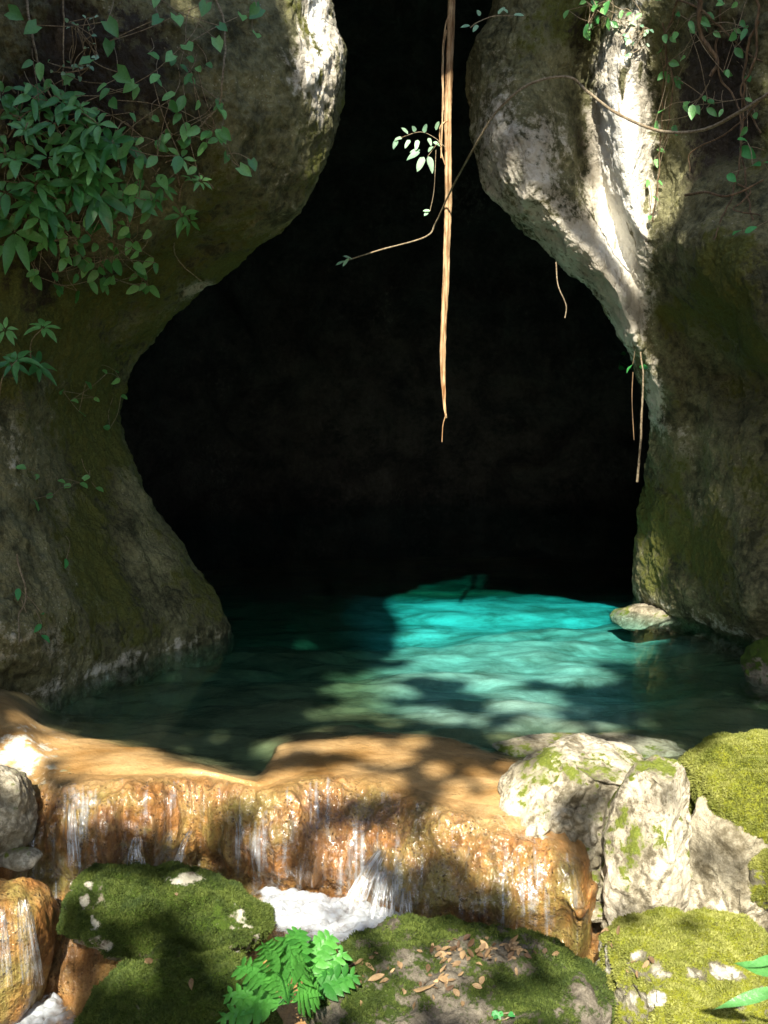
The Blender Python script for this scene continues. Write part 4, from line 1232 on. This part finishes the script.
    for k in range(3):
        jit = rg.normal(size=len(cen))*.25
        m = (cen[:,0] + jit >= edges[k]) & (cen[:,0] + jit < edges[k+1])
        V = Vall[m].reshape(-1, 3); n = m.sum()
        tx, ty = trunks[k]
        root = empty('jungle_tree', (tx, ty, -.4), labs[k], 'tree', 'trees overhanging the stream')
        o0 = np.array([tx, ty, -.4])
        tint = np.repeat(rg.uniform(0, 1, n), 4)
        link('crown', mesh_np('crown', V - o0, np.arange(n*4).reshape(-1, 4), M_CANOPY, {'tint': tint}, False), root)
        # trunk of the added tree, kept off the lit gaps
        T = Acc()
        ends = [(-4.6, -1.5, 7.2), (-.6, -5.2, 6.0), (4.9, -1.5, 7.2)][k]
        p = catmull([(tx, ty, -.6), (tx*1.02, ty*.99, 2.2), (tx*.98, ty*.9, 4.6), ends], 60)
        tv, tf = tube_arrays(p, np.linspace(.34, .14, 60), 14, .15, 90+k); T.add(tv, tf)
        T.build('trunk', M_TRUNK, root, Vector(o0))
bpy.context.view_layer.update()
DG = bpy.context.evaluated_depsgraph_get(); DG2 = DG
canopy()

# ------------------------------------------------------------------ water
def pool():
    nx, ny = 90, 60
    tc = np.linspace(0, len(PXC)-1, nx)
    row7 = surf(LED, np.array([7.0]), tc)[0]; 
    V = []
    for j in range(ny):
        f = j/(ny-1)
        for i in range(nx):
            y0 = row7[i][1]; Y = y0 + (20 - y0)*f
            V.append((row7[i][0]*(Y/y0 if f > 0 else 1), Y, 0.0))
    V = np.array(V); V[:,0] = np.clip(V[:,0], -9, 9)
    n = len(V)
    bot = V.copy(); bot[:,2] = -3.2
    f = grid_faces(ny, nx)
    b = [i for i in range(nx)] + [nx*(r+1)-1 for r in range(1, ny)] + [nx*(ny-1)+c for c in range(nx-2, -1, -1)] + [nx*r for r in range(ny-2, 0, -1)]
    side = [[b[(k+1) % len(b)], b[k], b[k]+n, b[(k+1) % len(b)]+n] for k in range(len(b))]
    fc = np.concatenate([f, f[:, ::-1] + n, np.array(side)])
    o = link('pool_water', mesh_np('pool_water', np.concatenate([V, bot]), fc, M_POOL, None, False)); tag(o, kind='structure')
pool()
def flat_water(name, x0, x1, y0, y1, z, amp, seed):
    xs = np.linspace(x0, x1, 160); ys = np.linspace(y0, y1, 90)
    X, Y = np.meshgrid(xs, ys); p = np.stack([X.ravel(), Y.ravel(), np.full(X.size, z)], 1)
    p[:,2] += amp*fbm(p, 7, 3, seed)
    o = link(name, mesh_np(name, p, grid_faces(90, 160), M_STREAM)); tag(o, kind='structure')
flat_water('stream_water', -4, 4, 4.28, 5.35, -.425, .008, 1)
flat_water('stream_water', -4, 4, 2.2, 4.5, -.78, .02, 2)

def film():
    """thin sheet of water running over the lip and down the face"""
    tr = dens([1,1,1,1,1,1,1,30,40,40,40,50,30], 420); tr = tr[(tr >= 7.9) & (tr <= 12.2)]
    tc = dens([1,1,1,30,50,50,40,20,20,40,50,50,60,40,30,1,1,1,1,1], 900); tc = tc[(tc >= 3.2) & (tc <= 15.0)]
    p, n, d, a = ledge_eval(tr, tc)
    p = p + n*.010
    px, py = proj(p)
    q = np.stack([px*.085, a['row']*.45, np.zeros(len(px))], 1)
    st = fbm(q, 1.0, 4, 401, .6)
    q2 = np.stack([px*.35, a['row']*.7, np.ones(len(px))], 1)
    st = .75*st + .35*fbm(q2, 1.0, 3, 403)
    reg = .06 + .45*gauss(px, py, 75, 835, 12, 60) + .4*gauss(px, py, 140, 845, 22, 30) + .3*gauss(px, py, 260, 860, 60, 50) + .5*gauss(px, py, 375, 880, 40, 40) + .22*gauss(px, py, 500, 900, 80, 40)
    reg += .25*gauss(px, py, 110, 800, 40, 6)
    al = np.clip(reg*.8 + st*1.25, 0, 1)*sst(a['row'], 8.2, 8.9)
    o = link('waterfall', mesh_np('waterfall', p, grid_faces(len(tr), len(tc)), M_FILM, {'alpha': al}))
    tag(o, 'thin veil of water streaking down the orange rock ledge', 'waterfall')
film()

def jet(label, x0, y0, Y0, x1, y1, Y1, n, spread, r):
    """a thin folded veil of water following a falling arc, clear between its white threads"""
    a = np.array(tuple(P(x0, y0, Y0))); b = np.array(tuple(P(x1, y1, Y1)))
    nt_, nw = 70, 90
    f = np.linspace(0, 1, nt_)[:, None]; th = np.linspace(0, 2*np.pi, nw)[None, :]
    zz = a[2] + (b[2]-a[2])*(.35*f + .65*f**2)
    wd = spread*(.55 + 1.0*f**.8)
    sx = np.cos(th); sy = np.sin(th)*.35
    X = a[0] + (b[0]-a[0])*f + wd*sx; Y = a[1] + (b[1]-a[1])*f**.7 - .012 + wd*sy; Z = zz + 0*X
    G = np.stack([X, Y, Z], 2).reshape(-1, 3)
    ang = np.repeat(th, nt_, 0).ravel(); ff = np.repeat(f, nw, 1).ravel()
    q = np.stack([np.cos(ang)*6 + n, np.sin(ang)*6, ff*.8], 1)
    st = fbm(q, 1.0, 4, 500 + n, .65)
    G[:, 0] += st*spread*.35; G[:, 1] += st*spread*.25; G[:, 2] += .012*fbm(G, 14, 3, n)*ff
    q2 = np.stack([np.cos(ang)*16, np.sin(ang)*16 + n, ff*3.5], 1)
    al = np.clip(.30 + 1.5*st + .9*fbm(q2, 1.0, 3, 520 + n), 0, 1)*sst(ff, 0, .10)*(1 - .35*sst(ff, .85, 1))*min(1.0, r/.0038)
    c = a.copy()
    o = link('waterfall', mesh_np('waterfall', G - c, grid_faces(nt_, nw), M_FILM, {'alpha': al}), None, Vector(c))
    return tag(o, label, 'waterfall')
jet('bright slanting jet of white water pouring into the foam', 384, 846, 4.90, 352, 908, 4.70, 26, .034, .0052)
jet('curtain of white water right beside the slanting jet', 388, 868, 4.82, 380, 924, 4.66, 20, .040, .0048)
jet('narrow white trickle at the right border of the foam', 405, 880, 4.78, 406, 928, 4.64, 14, .022, .0045)
jet('thin slanting spout at the left part of the falls', 192, 828, 4.97, 176, 870, 4.86, 10, .014, .005)
jet('narrow white trickle near the left end of the falls', 73, 800, 5.02, 75, 866, 4.88, 14, .020, .0042)
jet('faint double trickle between the left spout and the left trickle', 138, 836, 4.95, 136, 870, 4.88, 10, .030, .0038)

jet('broad shining veil of water over the lower left travertine mound', 24, 896, 4.46, 34, 982, 4.37, 31, .030, .0026)
jet('thin veil of water at the left frame edge of the travertine mound', 3, 905, 4.44, 6, 985, 4.35, 37, .022, .0026)
def foam(name, cx0, cy0, poly, z, seed, dens_=1.0, lab=None):
    """churned white patch: bumpy thick sheet lying on the stream"""
    xs = np.linspace(-2.6, 1.4, 420); ys = np.linspace(3.6, 5.4, 240)
    X, Y = np.meshgrid(xs, ys); p = np.stack([X.ravel(), Y.ravel(), np.full(X.size, z)], 1)
    px, py = proj(p)
    ins = inpoly(px, py, poly).astype(float).reshape(X.shape)
    for _ in range(12):
        ins[1:-1,1:-1] = (ins[1:-1,1:-1]*2 + ins[:-2,1:-1] + ins[2:,1:-1] + ins[1:-1,:-2] + ins[1:-1,2:])/6
    al = ins.ravel()
    w1 = fbm(p, 4, 3, seed+5); n1 = fbm(p*np.array([1,.7,1]) + .25*w1[:,None], 9, 5, seed, .6); 
    p[:,2] += al*(.018 + .050*n1 + .022*fbm(p, 30, 3, seed+2))
    alpha = np.clip(al*.95*dens_ + 1.1*n1 - .16, 0, 1)*(al > .02)
    fc = grid_faces(240, 420); keep = alpha[fc].max(1) > .02
    fc = fc[keep]; used = np.unique(fc); mp = np.full(len(p), -1); mp[used] = np.arange(len(used))
    o = link('foam', mesh_np('foam', p[used], mp[fc], M_FOAM, {'alpha': alpha[used]})); tag(o, kind='stuff')
foam('foam', 0, 0, [(262,890),(300,892),(345,900),(372,905),(412,922),(430,936),(400,948),(300,945),(255,915)], -.41, 11, 1.25)
foam('foam', 0, 0, [(38,866),(75,860),(120,862),(150,868),(215,874),(200,884),(150,880),(100,878),(50,876)], -.41, 21, .8)
foam('foam', 0, 0, [(0,978),(30,985),(62,1000),(80,1030),(40,1040),(-20,1035),(-20,985)], -.77, 31, 1.0)

# ------------------------------------------------------------------ light, sky, camera
sun = bpy.data.lights.new('sun', 'SUN'); sun.energy = 5.0; sun.angle = R(.8); sun.color = (1.0, .93, .80)
so = bpy.data.objects.new('sun', sun); COL.objects.link(so)
so.rotation_euler = (-S).to_track_quat('-Z', 'Y').to_euler()
so.location = S*30
world = bpy.data.worlds.new('World'); sc.world = world; world.use_nodes = True
nt = world.node_tree; bg = nt.nodes['Background']
sky = nt.nodes.new('ShaderNodeTexSky'); sky.sky_type = 'NISHITA'; sky.sun_disc = False
sky.sun_elevation = SUN_EL; sky.sun_rotation = math.atan2(S.x, S.y)
nt.links.new(sky.outputs[0], bg.inputs[0]); bg.inputs[1].default_value = .15

cam = bpy.data.cameras.new('camera'); cam.sensor_fit = 'VERTICAL'; cam.sensor_height = 36; cam.lens = F/1024*36
cam.clip_end = 600; cam.clip_start = .05
cam.dof.use_dof = True; cam.dof.focus_distance = 7.6; cam.dof.aperture_fstop = 5.6
co_ = bpy.data.objects.new('camera', cam); COL.objects.link(co_)
co_.location = CAM; co_.rotation_euler = (R(90) - PITCH, 0, 0)
sc.camera = co_
sc.view_settings.view_transform = 'Standard'; sc.view_settings.look = 'None'
sc.view_settings.exposure = 1.6; sc.view_settings.gamma = 1.0
sc.cycles.max_bounces = 8; sc.cycles.transparent_max_bounces = 16; sc.cycles.diffuse_bounces = 4
sc.cycles.use_denoising = True
sc.cycles.sample_clamp_indirect = 4.0
